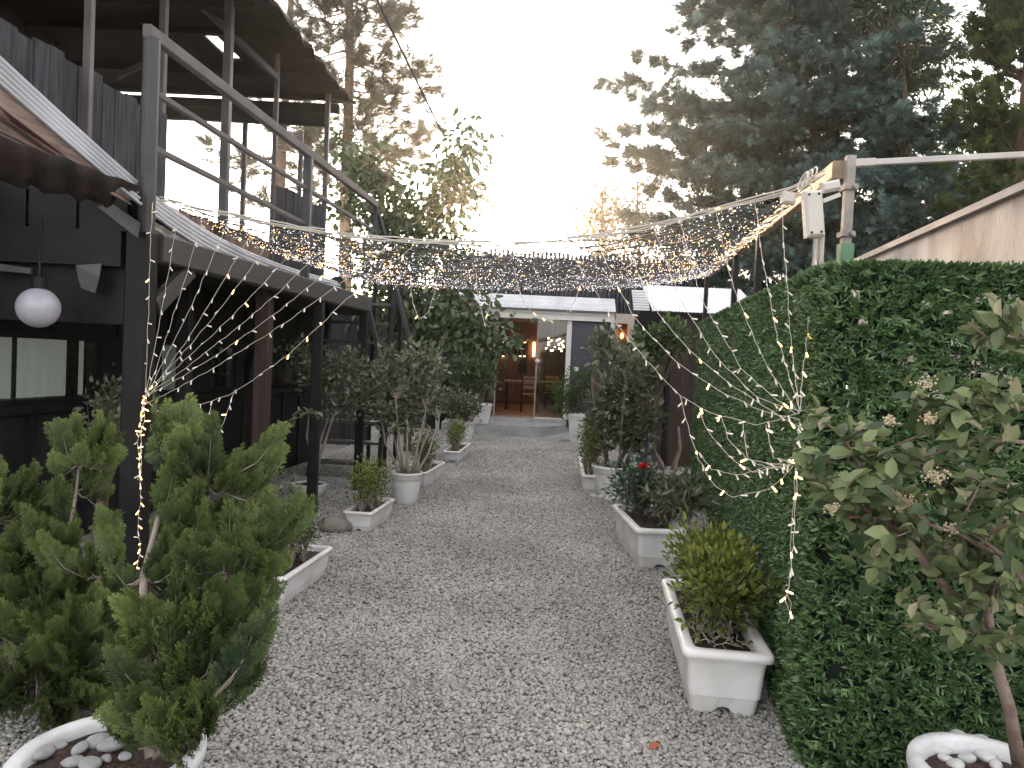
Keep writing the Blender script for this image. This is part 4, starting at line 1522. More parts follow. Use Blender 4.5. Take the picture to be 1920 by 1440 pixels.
# pot on the step, left
t, c, r, h = pot_px('white tapered pot with a bushy tree standing on the entrance step', 902, 795, 20, 756, 2, z0=.25)
shrub(t, (0, 0, h), world_ells([(880, 695, c.y, 34, 30, .4), (905, 710, c.y, 26, 30, .4), (862, 705, c.y, 22, 24, .3)], c), 120, 14, LEAF_B, .085, M['vine'], M['bark'], .01, .07, .4, local=True)
# white pot below it with a bush
t, c, r, h = pot_px('white pot with a round dark bush on the gravel beside the step', 872, 826, 17, 790, 0)
shrub(t, (0, 0, h), world_ells([(866, 765, c.y, 30, 24, .3), (880, 755, c.y, 24, 20, .3), (850, 750, c.y, 20, 20, .3)], c), 90, 14, LEAF_B, .07, M['camellia'], M['bark'], .008, .06, .4, local=True)
q = gnd(838, 803)
pd = thing('pedestal_planter', 'narrow white pedestal pot at the dark wall left of the step', 'planter', (q.x, q.y, 0))
MB().box((-.13, -.13, 0), (.13, .13, .06)).box((-.09, -.09, .06), (.09, .09, .52)).box((-.13, -.13, .52), (.13, .13, .58)).build('pot', M['planter'], pd, local=True)

# sapling tub behind the columns
t, c, r, h = pot_px('wide white tub with a spreading sapling behind the porch column', 578, 935, 34, 906, 1)
tr = []
for (x1, y1, x2, y2, x3, y3) in ((590, 880, 583, 800, 610, 740), (582, 880, 600, 830, 620, 770), (592, 880, 575, 820, 590, 700), (596, 880, 625, 780, 680, 740)):
    pts = [at(x1, y1 + 12, c.y) - c, at(x1, y1 - 10, c.y) - c, at(x2, y2, c.y + random.uniform(-.1, .1)) - c, at(x3, y3, c.y + random.uniform(-.15, .15)) - c]
    tr.append((pts, [.024, .02, .015, .008]))
shrub(t, (0, 0, h), world_ells([(640, 690, c.y, 42, 26, .35), (600, 715, c.y, 40, 22, .35), (680, 745, c.y, 45, 24, .35), (645, 760, c.y, 40, 18, .3), (575, 670, c.y, 40, 20, .3)], c), 150, 13, LEAF_B, .058, M['camellia'], M['bark_pale'], .006, .06, .5, local=True, trunk=tr)

# leggy young plant by the brown post
q = gnd(498, 985)
yp = thing('young_shrub', 'leggy young shrub with silvery leaves beside the brown porch post', 'shrub', (q.x, q.y, 0))
c = Vector((q.x, q.y, 0))
stem = [at(x, y, c.y - .1) - c for x, y in ((500, 985), (498, 930), (503, 880), (515, 830), (540, 795), (575, 772), (605, 780))]
V0 = MB().tube(stem, [.012, .011, .01, .008, .006, .005, .004], 6)
V0.build('stems', M['bark'], yp, local=True, smooth=True)
P, D = [], []
for i in range(90):
    t_ = random.uniform(.1, .98) * (len(stem) - 1)
    k = int(t_)
    p = stem[k].lerp(stem[k + 1], t_ - k)
    P.append(p + Vector((random.gauss(0, .02), random.gauss(0, .02), random.gauss(0, .02))))
    D.append((random.gauss(0, 1), random.gauss(0, 1), random.gauss(.6, .6)))
for i in range(150):
    P.append(at(random.gauss(500, 26), random.gauss(925, 34), c.y - random.uniform(0, .3)) - c)
    D.append((random.gauss(0, 1), random.gauss(0, 1), random.gauss(.6, .6)))
V, Fc, tt = scatter(T_leaf(.45, .1, .1), np.array([tuple(p) for p in P]), np.array(D), .075 * rng.uniform(.7, 1.2, len(P)))
np_mesh('foliage', V, Fc, tt, M['camellia'], yp, local=True)
# pale plant behind the box column
q = gnd(185, 960)
c = Vector(at(190, 900, 4.9)); c.z = 0
gp_ = thing('porch_plant', 'grey leaved climbing plant beside the box column under the porch', 'plant', c)
shrub(gp_, (0, 0, 0), world_ells([(195, 765, 4.9, 28, 26, .15), (215, 735, 4.9, 18, 20, .15), (215, 800, 4.9, 16, 25, .15)], c), 36, 10, LEAF_B, .05, M['camellia'], M['bark'], .006, .04, .3, local=True)


# ------------------------------------------------------------------ stones
def stones(label, group, pts, m, cat='stone', name='white_stone', rmin=.03, rmax=.05):
    for i, p in enumerate(pts):
        r = random.uniform(rmin, rmax)
        sq = (random.uniform(.9, 1.3), random.uniform(.7, 1.0), random.uniform(.4, .6))
        o = lump((0, 0, 0), r, 300 + i * 7 + int(p[0] * 1000) % 97, sq, .16, 3).build(name, m, None, smooth=True)
        o.location = (p[0], p[1], p[2] + r * .22)
        o.rotation_euler = (random.uniform(-.15, .15), random.uniform(-.15, .15), random.uniform(0, 6))
        tag(o, label, cat, group)


q = gnd(622, 1004)
bo = lump((q.x, q.y + .1, .075), .15, 5, (1.15, .8, .62), .18, 3).build('boulder', M['boulder'], smooth=True)
tag(bo, 'smooth grey boulder on the gravel beside a white trough', 'boulder')

# bottom right pot with the flowering shrub
pc = at(1862, 1441, 2.36)
FR, FH = .245, pc.z
fs_pot = round_pot('flowering_shrub', 'tall cream flowered leafy shrub in a white stone bowl against the hedge', (pc.x, 2.36), FR, FH, 1, m=M['pot_stone'])
fs_pot['category'] = 'shrub'
fc = Vector((pc.x, 2.36, 0))
Yb = 2.30
def fpt(x, y, Y=Yb):
    return at(x, y, Y) - fc
limbs = [
    ([(1912, 1440, 2.3), (1893, 1330, 2.28), (1872, 1260, 2.26), (1858, 1195, 2.24), (1850, 1130, 2.22)], [.021, .019, .017, .015, .012]),
    ([(1850, 1190, 2.24), (1800, 1135, 2.2), (1740, 1060, 2.15), (1690, 1000, 2.12), (1640, 965, 2.1), (1590, 970, 2.1)], [.013, .012, .012, .010, .007, .005]),
    ([(1690, 1000, 2.12), (1640, 930, 2.12), (1610, 870, 2.14), (1580, 820, 2.14), (1545, 790, 2.15)], [.008, .007, .006, .005, .003]),
    ([(1640, 965, 2.1), (1570, 930, 2.12), (1520, 890, 2.15)], [.007, .005, .004]),
    ([(1850, 1130, 2.22), (1880, 1060, 2.1), (1850, 1030, 2.05), (1800, 1000, 2.02), (1745, 985, 2.0)], [.012, .010, .008, .006, .004]),
    ([(1985, 838, 2.1), (1890, 826, 2.12), (1820, 830, 2.14), (1720, 860, 2.15)], [.006, .006, .005, .003]),
    ([(1990, 760, 2.0), (1900, 768, 2.05), (1830, 775, 2.1), (1740, 810, 2.14), (1680, 835, 2.15)], [.007, .006, .005, .004, .003]),
    ([(1870, 1240, 2.26), (1820, 1185, 2.15), (1770, 1180, 2.1), (1725, 1165, 2.06)], [.006, .005, .004, .003]),
    ([(1990, 640, 1.9), (1920, 632, 1.95), (1860, 640, 2.0), (1815, 605, 2.0)], [.005, .005, .004, .003]),
    ([(1920, 1090, 1.9), (1880, 1040, 1.95), (1840, 1010, 2.0), (1800, 985, 2.02)], [.006, .006, .005, .003]),
]
mb = MB()
lp = []
for pts, rad in limbs:
    pp_ = [fpt(*p) for p in pts]
    mb.tube(pp_, rad, 7)
    lp.append((pp_, rad))
limb_mb = mb
clusters = [(1540, 790, 24, 7), (1525, 850, 22, 9), (1600, 850, 32, 14), (1560, 910, 38, 16), (1620, 930, 48, 34), (1590, 975, 42, 26), (1660, 985, 46, 30), (1700, 960, 50, 26), (1560, 870, 26, 10),
            (1740, 790, 44, 18), (1800, 780, 48, 22), (1870, 750, 45, 22), (1905, 740, 30, 12), (1700, 840, 40, 16), (1640, 840, 32, 10), (1790, 850, 50, 14), (1860, 850, 50, 12),
            (1780, 930, 50, 26), (1840, 950, 52, 28), (1890, 960, 40, 22), (1810, 1000, 55, 28), (1870, 1020, 50, 28), (1760, 1030, 46, 20), (1900, 1060, 36, 20), (1800, 1075, 46, 14),
            (1635, 1085, 40, 12), (1740, 1120, 40, 12), (1780, 1160, 40, 14), (1840, 1140, 46, 20), (1890, 1150, 40, 20), (1730, 1190, 26, 6), (1840, 1230, 40, 10), (1900, 1210, 30, 10),
            (1860, 610, 40, 14), (1900, 590, 34, 14), (1840, 640, 28, 6), (1900, 650, 28, 8), (1720, 750, 34, 8), (1660, 1040, 36, 10)]
P, D, S, pale = [], [], [], []
allp = [(p, i) for i, (pts, r_) in enumerate(lp) for p in pts]
tw = limb_mb
for cx, cy, rad, n in clusters:
    Yc = random.uniform(1.95, 2.2)
    cc = fpt(cx, cy, Yc)
    near = min((p for p, i in allp), key=lambda p: (p - cc).length)
    tips_ = []
    for s_ in range(max(2, n // 6)):
        tip = cc + Vector((random.gauss(0, 1) * rad / F * Yc * .6, random.gauss(0, .05), random.gauss(0, 1) * rad / F * Yc * .5))
        tw.tube(wob(near, tip, 4, .06), [.004, .0035, .003, .0025, .002], 5, cap=False)
        tips_.append(tip)
    for k in range(int(n * 1.8)):
        tip = random.choice(tips_)
        tt_ = random.uniform(.35, 1.05)
        p = near.lerp(tip, tt_) + Vector((random.gauss(0, .022), random.gauss(0, .022), random.gauss(0, .02)))
        d = Vector((random.gauss(0, .8) + (tip - near).normalized().x * .4, random.gauss(-.1, .8), random.gauss(.25, .6)))
        P.append(tuple(p)); D.append(tuple(d)); S.append(random.uniform(.038, .071))
tw.build('branches', M['bark_red'], fs_pot, local=True, smooth=True)
P, D, S = np.array(P), np.array(D), np.array(S)
nrm = rng.normal(size=P.shape) * .55 + np.array((0, -.35, .8))
isp = rng.random(len(P)) < .11
V, Fc, tt = scatter(LEAF_B, P[~isp], D[~isp], S[~isp], nrm=nrm[~isp])
np_mesh('foliage', V, Fc, tt, M['shrub_leaf'], fs_pot, local=True)
D2 = D[isp].copy(); D2[:, 2] = np.abs(D2[:, 2]) + .8
V, Fc, tt = scatter(T_leaf(.5, .22, .1), P[isp], D2, S[isp] * .85, nrm=nrm[isp])
np_mesh('young_foliage', V, Fc, tt, M['shrub_pale'], fs_pot, local=True)
for (x, y, s_) in ((1735, 720, 1.0), (1745, 785, .7), (1755, 895, 1.0), (1712, 945, 1.15), (1690, 950, .8), (1560, 952, .6), (1668, 790, .6), (1785, 990, .7)):
    cc = fpt(x, y, 2.0)
    mb = MB()
    for k in range(60):
        p = cc + Vector((random.gauss(0, .014), random.gauss(0, .012), random.gauss(0, .011))) * s_
        r = random.uniform(.0028, .0048)
        mb.add([p + Vector(v) * r for v in ((1, 0, 0), (-1, 0, 0), (0, 1, 0), (0, -1, 0), (0, 0, 1), (0, 0, -1))],
               [(0, 2, 4), (2, 1, 4), (1, 3, 4), (3, 0, 4), (2, 0, 5), (1, 2, 5), (3, 1, 5), (0, 3, 5)])
    mb.build('flower_cluster', M['cream_flower'], fs_pot, local=True)
pts = []
zs0 = FH * .865
for (x, y) in ((1745, 1395), (1762, 1408), (1800, 1388), (1840, 1393), (1772, 1425), (1812, 1425), (1850, 1420), (1790, 1436), (1868, 1438)):
    p = gnd(x, y, zs0)
    pts.append((p.x, p.y, zs0))
stones('white rounded stone lying on the soil of the flowering shrub bowl', 'white stones in the shrub bowl', pts, M['white_stone'], rmin=.026, rmax=.042)
stones('white stone on the soil of the left bush pot', 'white stones in the left bush pot', [(at(757, 880, 8.3).x + .12 * math.cos(k), 8.35 + .1 * math.sin(k), .36) for k in range(0, 6)], M['white_stone'], rmin=.03, rmax=.045)
stones('white stone lying on the gravel round the big right pot', 'white stones round the right pot', [(bigc.x + (bigr * .75 + .04) * math.cos(k), bigc.y + (bigr * .75 + .04) * math.sin(k), 0.01) for k in (3.1, 3.5, 3.9, 4.3, 4.7, 5.1, 5.5)], M['white_stone'], rmin=.05, rmax=.07)

# ------------------------------------------------------------------ the two feathery conifers, front left
SPR = T_spray(6, .12, .62, 3)
SPR2 = T_spray(8, .085, .7, 5)
FERN = T_fern(7, 2, 3)


def to_px(p):
    q = RM.inverted() @ (p - CAM)
    return 960 - F * q.x / q.z, 720 + F * q.y / q.z


def thuja(t, c, limbs_px, plumes, n_per, size, mleaf, mbark):
    """limbs_px: stems as pixel paths with depth; plumes: (px, py, Y, rx_px, rz_px, n)"""
    mb = MB()
    nodes = []
    for pts, rad in limbs_px:
        pp = [at(*p) - c for p in pts]
        mb.tube(pp, rad, 7)
        nodes += pp[1:]
    P, D, T, Nn, SZ = [], [], [], [], []
    loose = []
    for px, py, Y, rx_, rz_, n in plumes:
        for _ in range(2):
            loose.append((px + random.gauss(0, 15), py + random.gauss(0, 17), Y + random.gauss(0, .05), rx_ * random.uniform(.75, 1.15), rz_ * random.uniform(.7, 1.0), n * .5))
    for px, py, Y, rx_, rz_, n in loose:
        if py < 1100 and 215 < px < 310:      # the two bushes stand apart in front of the column
            px = 210 if px < 258 else 312
        cc = at(px, py, Y) - c
        rx, rz = rx_ / F * Y * 1.0, rz_ / F * Y * 1.0
        near = min(nodes, key=lambda p: (p - cc).length + .8 * max(0, p.z - cc.z))
        lean = (cc - near)
        ct = random.uniform(-.08, .32)
        for j in range(int(n * n_per)):
            # a branchlet that leaves the stem, sweeps out and turns up, with flat fans set along it
            a = random.uniform(0, 2 * PI)
            rr = math.sqrt(random.random())
            tip = cc + Vector((math.cos(a) * rr * rx, math.sin(a) * rr * rx, random.uniform(-.8, 1.0) * rz)) + Vector((lean.x, lean.y, 0)).normalized() * random.uniform(0, .06)
            tx, ty = to_px(tip + c)
            if 226 < tx < 292 and ty < 1090:
                continue
            st = near.lerp(cc, .55) + Vector((math.cos(a) * rx * .25, math.sin(a) * rx * .25, -rz * .55))
            up = Vector((0, 0, .28 * rz + .03))
            mid = st.lerp(tip, .55) - up * .6
            pts = [near, near.lerp(st, .55) - up * .2, st, mid, mid.lerp(tip, .5) - up * .1, tip]
            mb.tube(pts, [.005, .0042, .0034, .0026, .0018, .001], 5, cap=False)
            out = (tip - mid).normalized()
            pl = out.cross(Vector((random.gauss(0, 1), random.gauss(0, 1), random.gauss(0, .5)))).normalized()
            bt = ct + random.uniform(-.1, .22)
            m = random.randint(8, 12)
            for k in range(m):
                u = k / (m - 1)
                p = st.lerp(mid, u / .4) if u < .4 else mid.lerp(tip, (u - .4) / .6)
                sg = 1 if k % 2 else -1
                d = out * (.75 + .6 * u) + pl * sg * (.85 - .6 * u) + Vector((random.gauss(0, .12), random.gauss(0, .12), .3 + random.gauss(0, .1)))
                P.append(tuple(p)); D.append(tuple(d)); T.append(bt + .26 * u + random.uniform(0, .12)); SZ.append(random.uniform(.8, 1.15) * (1.05 - .35 * abs(u - .45)))
                Nn.append(tuple(out.cross(pl) + Vector((random.gauss(0, .25), random.gauss(0, .25), random.gauss(0, .25)))))
    mb.build('stems', mbark, t, local=True, smooth=True)
    P, D, T = np.array(P), np.array(D), np.array(T)
    V, Fc, tt = scatter(FERN, P, D, size * np.array(SZ), nrm=np.array(Nn), tint=T, grad=.55)
    np_mesh('foliage', V, Fc, tt, mleaf, t, local=True)


# the bowl
random.seed(31)
pc = gnd(205, 1408, .30)
rb = 173 / F * pc.y
tj = round_pot('feathery_conifer', 'large feathery green conifer in a white stone bowl wrapped by the light cord', (pc.x, pc.y), rb, .30, 1, m=M['pot_stone'])
tj['category'] = 'conifer'
c = Vector((pc.x, pc.y, 0))
Y0 = pc.y
limbs = [([(285, 1420, Y0 - .05), (275, 1300, Y0 + .05), (268, 1180, Y0 + .15), (270, 1080, Y0 + .25), (300, 960, Y0 + .35), (315, 860, Y0 + .4)], [.022, .02, .018, .015, .01, .006]),
         ([(285, 1400, Y0 - .05), (340, 1280, Y0 + .0), (400, 1150, Y0 + .15), (440, 1030, Y0 + .3)], [.016, .013, .01, .006]),
         ([(275, 1300, Y0 + .05), (330, 1150, Y0 + .1), (370, 1000, Y0 + .25), (385, 900, Y0 + .35)], [.013, .011, .008, .005]),
         ([(290, 1420, Y0 - .05), (330, 1380, Y0 - .1), (365, 1330, Y0 - .1)], [.01, .008, .005])]
pl_ = [(300, 830, Y0 + .45, 36, 55, 5), (340, 870, Y0 + .4, 45, 55, 5), (390, 860, Y0 + .4, 42, 55, 5), (425, 905, Y0 + .45, 40, 45, 4), (290, 930, Y0 + .4, 40, 50, 4), (345, 950, Y0 + .3, 50, 60, 6),
       (410, 960, Y0 + .35, 50, 55, 6), (455, 980, Y0 + .4, 42, 50, 5), (488, 985, Y0 + .45, 34, 48, 4), (320, 1030, Y0 + .25, 50, 60, 6), (390, 1040, Y0 + .2, 55, 60, 6), (450, 1050, Y0 + .3, 50, 55, 6), (478, 1060, Y0 + .4, 34, 50, 4),
       (330, 1120, Y0 + .1, 50, 60, 6), (395, 1130, Y0 + .1, 55, 60, 6), (450, 1140, Y0 + .2, 50, 60, 6), (472, 1130, Y0 + .3, 32, 50, 4), (340, 1210, Y0 + .0, 50, 55, 5), (400, 1220, Y0 + .05, 55, 55, 5), (455, 1210, Y0 + .1, 45, 50, 4),
       (350, 1290, Y0 - .05, 45, 50, 3), (430, 1270, Y0 + .05, 40, 40, 3), (330, 1360, Y0 - .12, 40, 45, 3), (370, 1340, Y0 - .1, 30, 45, 2), (300, 1000, Y0 + .3, 36, 45, 3), (470, 930, Y0 + .45, 28, 40, 2), (265, 1060, Y0 + .35, 36, 50, 4), (275, 1150, Y0 + .3, 36, 50, 4), (265, 1230, Y0 + .25, 36, 50, 4), (300, 1290, Y0 + .1, 40, 50, 4), (240, 1310, Y0 + .1, 36, 40, 3), (385, 1330, Y0 - .1, 36, 45, 3), (440, 1300, Y0 + .05, 34, 38, 2), (280, 880, Y0 + .45, 32, 50, 3), (400, 1390, Y0 - .1, 28, 30, 1), (360, 1400, Y0 - .16, 30, 36, 2), (275, 1250, Y0 - .1, 34, 50, 4), (285, 1180, Y0 + .05, 34, 50, 4), (290, 1330, Y0 - .12, 34, 40, 3), (250, 1370, Y0 - .1, 30, 30, 2), (330, 1400, Y0 - .2, 34, 34, 3), (480, 1000, Y0 + .42, 40, 50, 4), (440, 870, Y0 + .45, 34, 40, 3), (280, 1090, Y0 + .2, 34, 46, 4), (262, 1340, Y0 - .05, 30, 34, 2), (320, 1310, Y0 - .15, 40, 44, 4), (300, 800, Y0 + .45, 30, 40, 4), (350, 850, Y0 + .42, 36, 40, 4)]
thuja(tj, c, limbs, pl_, 1.75, .10, M['thuja'], M['bark_mid'])
pts = []
for x, y in ((75, 1415), (110, 1382), (150, 1408), (185, 1392), (215, 1400), (135, 1432), (170, 1436), (200, 1425), (100, 1402), (235, 1420)):
    p = gnd(x, y, .262)
    pts.append((p.x, p.y, .262))
stones('stone greyed for shade lying on the soil of the conifer bowl', 'shade greyed stones in the conifer bowl', pts, M['shade_grey_stone'], rmin=.022, rmax=.045)
# second conifer at the frame's left
c2 = gnd(60, 1330)
t2 = thing('feathery_conifer', 'broad feathery conifer with a bare pale sprig on top, left of the bowl', 'conifer', (c2.x, c2.y, 0))
c = Vector((c2.x, c2.y, 0))
Y0 = c2.y
limbs = [([(60, 1330, Y0), (70, 1220, Y0 + .02), (100, 1100, Y0 + .1), (130, 1000, Y0 + .15), (143, 920, Y0 + .2), (150, 860, Y0 + .2)], [.02, .018, .014, .010, .007, .004]),
         ([(60, 1330, Y0), (30, 1200, Y0), (-20, 1050, Y0 + .05), (-30, 950, Y0 + .1)], [.016, .013, .009, .005]),
         ([(70, 1240, Y0), (130, 1160, Y0 - .05), (190, 1080, Y0 + .0), (215, 1000, Y0 + .1)], [.012, .01, .007, .004])]
pl_ = [(150, 825, Y0 + .2, 45, 45, 5), (110, 850, Y0 + .2, 32, 36, 3), (185, 850, Y0 + .2, 32, 40, 3), (165, 880, Y0 + .25, 40, 30, 3), (15, 930, Y0 + .1, 45, 55, 5), (-40, 960, Y0 + .1, 50, 60, 5), (70, 960, Y0 + .05, 40, 45, 4), (20, 1010, Y0, 50, 55, 6), (80, 1050, Y0, 50, 55, 6),
       (130, 1060, Y0, 45, 50, 5), (0, 1090, Y0 - .05, 55, 60, 6), (70, 1130, Y0 - .05, 55, 60, 7), (140, 1150, Y0 - .05, 55, 60, 7), (200, 1130, Y0 + .05, 45, 55, 5), (20, 1180, Y0 - .1, 55, 60, 6), (100, 1210, Y0 - .1, 55, 60, 6),
       (170, 1220, Y0 - .1, 55, 55, 6), (220, 1200, Y0, 40, 50, 4), (40, 1260, Y0 - .12, 50, 50, 4), (120, 1280, Y0 - .12, 50, 45, 4), (190, 1270, Y0 - .1, 40, 40, 3), (-40, 1150, Y0, 60, 80, 6), (-40, 1250, Y0, 60, 60, 4), (200, 1040, Y0 + .1, 32, 40, 3), (230, 1000, Y0 + .2, 24, 40, 2), (60, 1310, Y0 - .15, 50, 40, 3), (150, 1320, Y0 - .15, 45, 36, 3), (225, 1110, Y0 + .1, 36, 50, 4), (235, 1270, Y0 + .0, 36, 40, 3), (-10, 1320, Y0 - .1, 55, 40, 3), (110, 1000, Y0 + .1, 36, 45, 3), (200, 1180, Y0 + .1, 40, 50, 4), (235, 1130, Y0 + .2, 36, 50, 4), (170, 1090, Y0 + .1, 40, 50, 4), (210, 1250, Y0 + .05, 40, 45, 4), (100, 1150, Y0 + .1, 45, 50, 4), (30, 1080, Y0 + .1, 45, 50, 4), (160, 1290, Y0 + .05, 40, 40, 3), (-20, 1040, Y0 + .05, 50, 55, 4), (20, 1310, Y0 - .12, 45, 40, 3), (90, 1320, Y0 - .12, 45, 36, 3), (190, 1310, Y0 - .05, 40, 36, 3)]
thuja(t2, c, limbs, pl_, 2.3, .10, M['thuja'], M['bark_mid'])

random.seed(43)
# fallen leaf
q = gnd(1223, 1413)
mb = MB()
V, Fc, tt = scatter(T_leaf(.7, .2, -.25), np.array([[q.x - .02, q.y, .02]]), np.array([[1, .2, .1]]), .055, nrm=np.array([[0, -.3, 1.0]]))
fl_ = np_mesh('fallen_leaf', V, Fc, tt, M['leaf_orange'])
tag(fl_, 'single curled reddish brown leaf lying on the near gravel', 'leaf')

# ------------------------------------------------------------------ artificial hedge
hp = [gnd(1520, 1455), gnd(1362, 1034), gnd(1301, 897)]
hz = [2.03, 2.17, 2.27]
fa, fb_ = Vector((1.95, 2.83, 0)), Vector((3.0, 2.65, 0))
corner = hp[0]
raw = [(fb_, 2.03), (Vector((2.4, 2.76, 0)), 2.03), (fa, 2.83 * 0 + 2.03), (corner.lerp(fa, .45), 2.03), (corner, 2.03), (corner.lerp(hp[1], .12), 2.04), (corner.lerp(hp[1], .5), 2.10), (hp[1], 2.17), (hp[2], 2.27)]
line = []
for (p, z0), (q, z1) in zip(raw, raw[1:]):
    for k in range(8):
        line.append((p.lerp(q, k / 8), z0 + (z1 - z0) * k / 8))
line.append(raw[-1])
for _ in range(6):
    line = [line[0]] + [((line[i - 1][0] + line[i][0] * 2 + line[i + 1][0]) / 4, line[i][1]) for i in range(1, len(line) - 1)] + [line[-1]]
segs = []
tot = 0
for (p, z0), (q, z1) in zip(line, line[1:]):
    l = (q - p).length
    segs.append((tot, tot + l, p, q, z0, z1)); tot += l
hg = thing('artificial_hedge', 'tall dark green artificial leaf hedge along the right of the path', 'hedge', corner)
def hpt(s):
    for s0, s1, p, q, z0, z1 in segs:
        if s <= s1 or s1 == tot:
            t = (s - s0) / (s1 - s0)
            d = (q - p).normalized()
            n = Vector((-d.y, d.x, 0))
            return p.lerp(q, t), n, z0 + (z1 - z0) * t
NL = 235000
# closer ground gets more leaves
ss = np.concatenate([rng.random(int(NL * .85)) * 4.6, 4.6 + rng.random(int(NL * .4)) * (tot - 4.6)])
rng.shuffle(ss)
P, D, Nn, S, T = [], [], [], [], []
side_test = hpt(tot * .7)[1]
sgn = 1 if side_test.x < 0 else -1
# tufts of about six blades
for i in range(0, len(ss), 6):
    p, n, zt = hpt(ss[i])
    n = n * sgn
    z = random.uniform(.0, zt)
    if random.random() < .035:
        z = zt
    dep = random.uniform(0.0, .05)
    base = p + n * dep + Vector((0, 0, z))
    up = Vector((random.gauss(0, .35), random.gauss(0, .35), random.gauss(.25, .35)))
    tint = random.uniform(0, .55)
    big = 1.0 if ss[i] < 4.2 else 1.15
    tangent = Vector((-n.y, n.x, 0))
    for k in range(6):
        d = n * random.uniform(.2, .9) + tangent * random.gauss(0, .8) + up + Vector((0, 0, random.gauss(0, .6)))
        if z >= zt - .02:
            d.z = abs(d.z) + .5
        P.append(base + tangent * random.gauss(0, .008)); D.append(d)
        Nn.append(n + Vector((random.gauss(0, .6), random.gauss(0, .6), random.gauss(.3, .6))))
        S.append(random.uniform(.021, .037) * big); T.append(tint + random.uniform(0, .45))
arr = lambda L_: np.array([tuple(v) for v in L_])
V, Fc, tt = scatter(T_blade(.28, .32), arr(P), arr(D), np.array(S), nrm=arr(Nn), tint=np.array(T))
np_mesh('leaves', V, Fc, tt, M['turf'], hg)
# netting behind the leaves, with gaps where the light comes through
V, Fq = [], []
ns, nz_ = 260, 60
for i in range(ns + 1):
    p, n, zt = hpt(min(tot * i / ns, tot - 1e-4))
    for k in range(nz_ + 1):
        o = p - n * sgn * .012
        V.append((o.x, o.y, (zt + .015) * k / nz_))
for i in range(ns):
    for k in range(nz_):
        s = tot * (i + .5) / ns
        zf = (k + .5) / nz_
        hole = s < 1.75 and .55 < zf < .97 and random.random() < .25 * math.exp(-((s - .75) / .6) ** 2) * (1 if zf > .62 else .5)
        if hole:
            continue
        a = i * (nz_ + 1) + k
        Fq.append((a, a + nz_ + 1, a + nz_ + 2, a + 1))
MB().add(V, Fq).build('backing', M['turf_back'], hg)
b = MB()
for s in np.linspace(.2, tot - .2, 8):
    p, n, zt = hpt(s)
    o = p - n * sgn * .06
    b.bar((o.x, o.y, 0), (o.x, o.y, zt - .05), .04)
b.build('support_posts', M['dark_board'], hg)


# ------------------------------------------------------------------ trees
def conifer(t, c, trunk, r0, branches, spray, size, per, mleaf, mbark, hang=.25):
    """trunk: list of points (local); branches: (base_point, tip_point, width)"""
    mb = MB().tube(trunk, [r0 * (1 - .9 * i / (len(trunk) - 1)) for i in range(len(trunk))], 12)
    P, D, T, Nn = [], [], [], []
    bb = MB()
    for bs, tp_, wd in branches:
        L = (tp_ - bs).length
        pts = []
        for i in range(7):
            u = i / 6
            pts.append(bs.lerp(tp_, u) + Vector((0, 0, -.18 * L * math.sin(PI * u) * .6)) + Vector((random.gauss(0, .03), random.gauss(0, .03), random.gauss(0, .02))) * L * .4)
        bb.tube(pts, [max(.012, .022 * L * .5 * (1 - u * .85 / 6 * 1)) * (1 - .12 * u) for u in range(7)], 5, cap=False)
        out = (tp_ - bs).normalized()
        sidev = out.cross(Vector((0, 0, 1))).normalized()
        ct = random.uniform(0, .45)
        # side boughs along the branch, each a plume of sprays
        nb = max(4, int(L * 3.2))
        for j in range(nb):
            u = .16 + .84 * (j + random.random()) / nb
            k = min(int(u * 6), 5)
            p0 = pts[k].lerp(pts[k + 1], u * 6 - k)
            sg = random.choice((-1, 1))
            bl = wd * (1.15 - u * .75) * random.uniform(.6, 1.1)
            dirv = (out * random.uniform(.5, 1.0) + sidev * sg * random.uniform(.4, 1.1) + Vector((0, 0, random.uniform(-hang, .35)))).normalized()
            p1 = p0 + dirv * bl
            pc_ = random.uniform(-.1, .1)
            for q in range(per):
                v = (q + random.random()) / per
                pp = p0.lerp(p1, v) + Vector((random.gauss(0, .07), random.gauss(0, .07), random.gauss(0, .06))) * (1.1 - v * .5) * wd
                P.append(pp)
                D.append(dirv * .9 + Vector((random.gauss(0, .5), random.gauss(0, .5), random.gauss(.15, .45))))
                Nn.append(Vector((random.gauss(0, .6), random.gauss(0, .6), 1)))
                T.append(ct + pc_ + random.uniform(0, .5))
    tk = mb.build('trunk', mbark, t, local=True, smooth=True)
    bb.build('limbs', mbark, tk, local=True, smooth=True)
    V, Fc, tt = scatter(spray, arr(P), arr(D), size * rng.uniform(.65, 1.2, len(P)), nrm=arr(Nn), tint=np.array(T))
    np_mesh('crown', V, Fc, tt, mleaf, t, local=True)


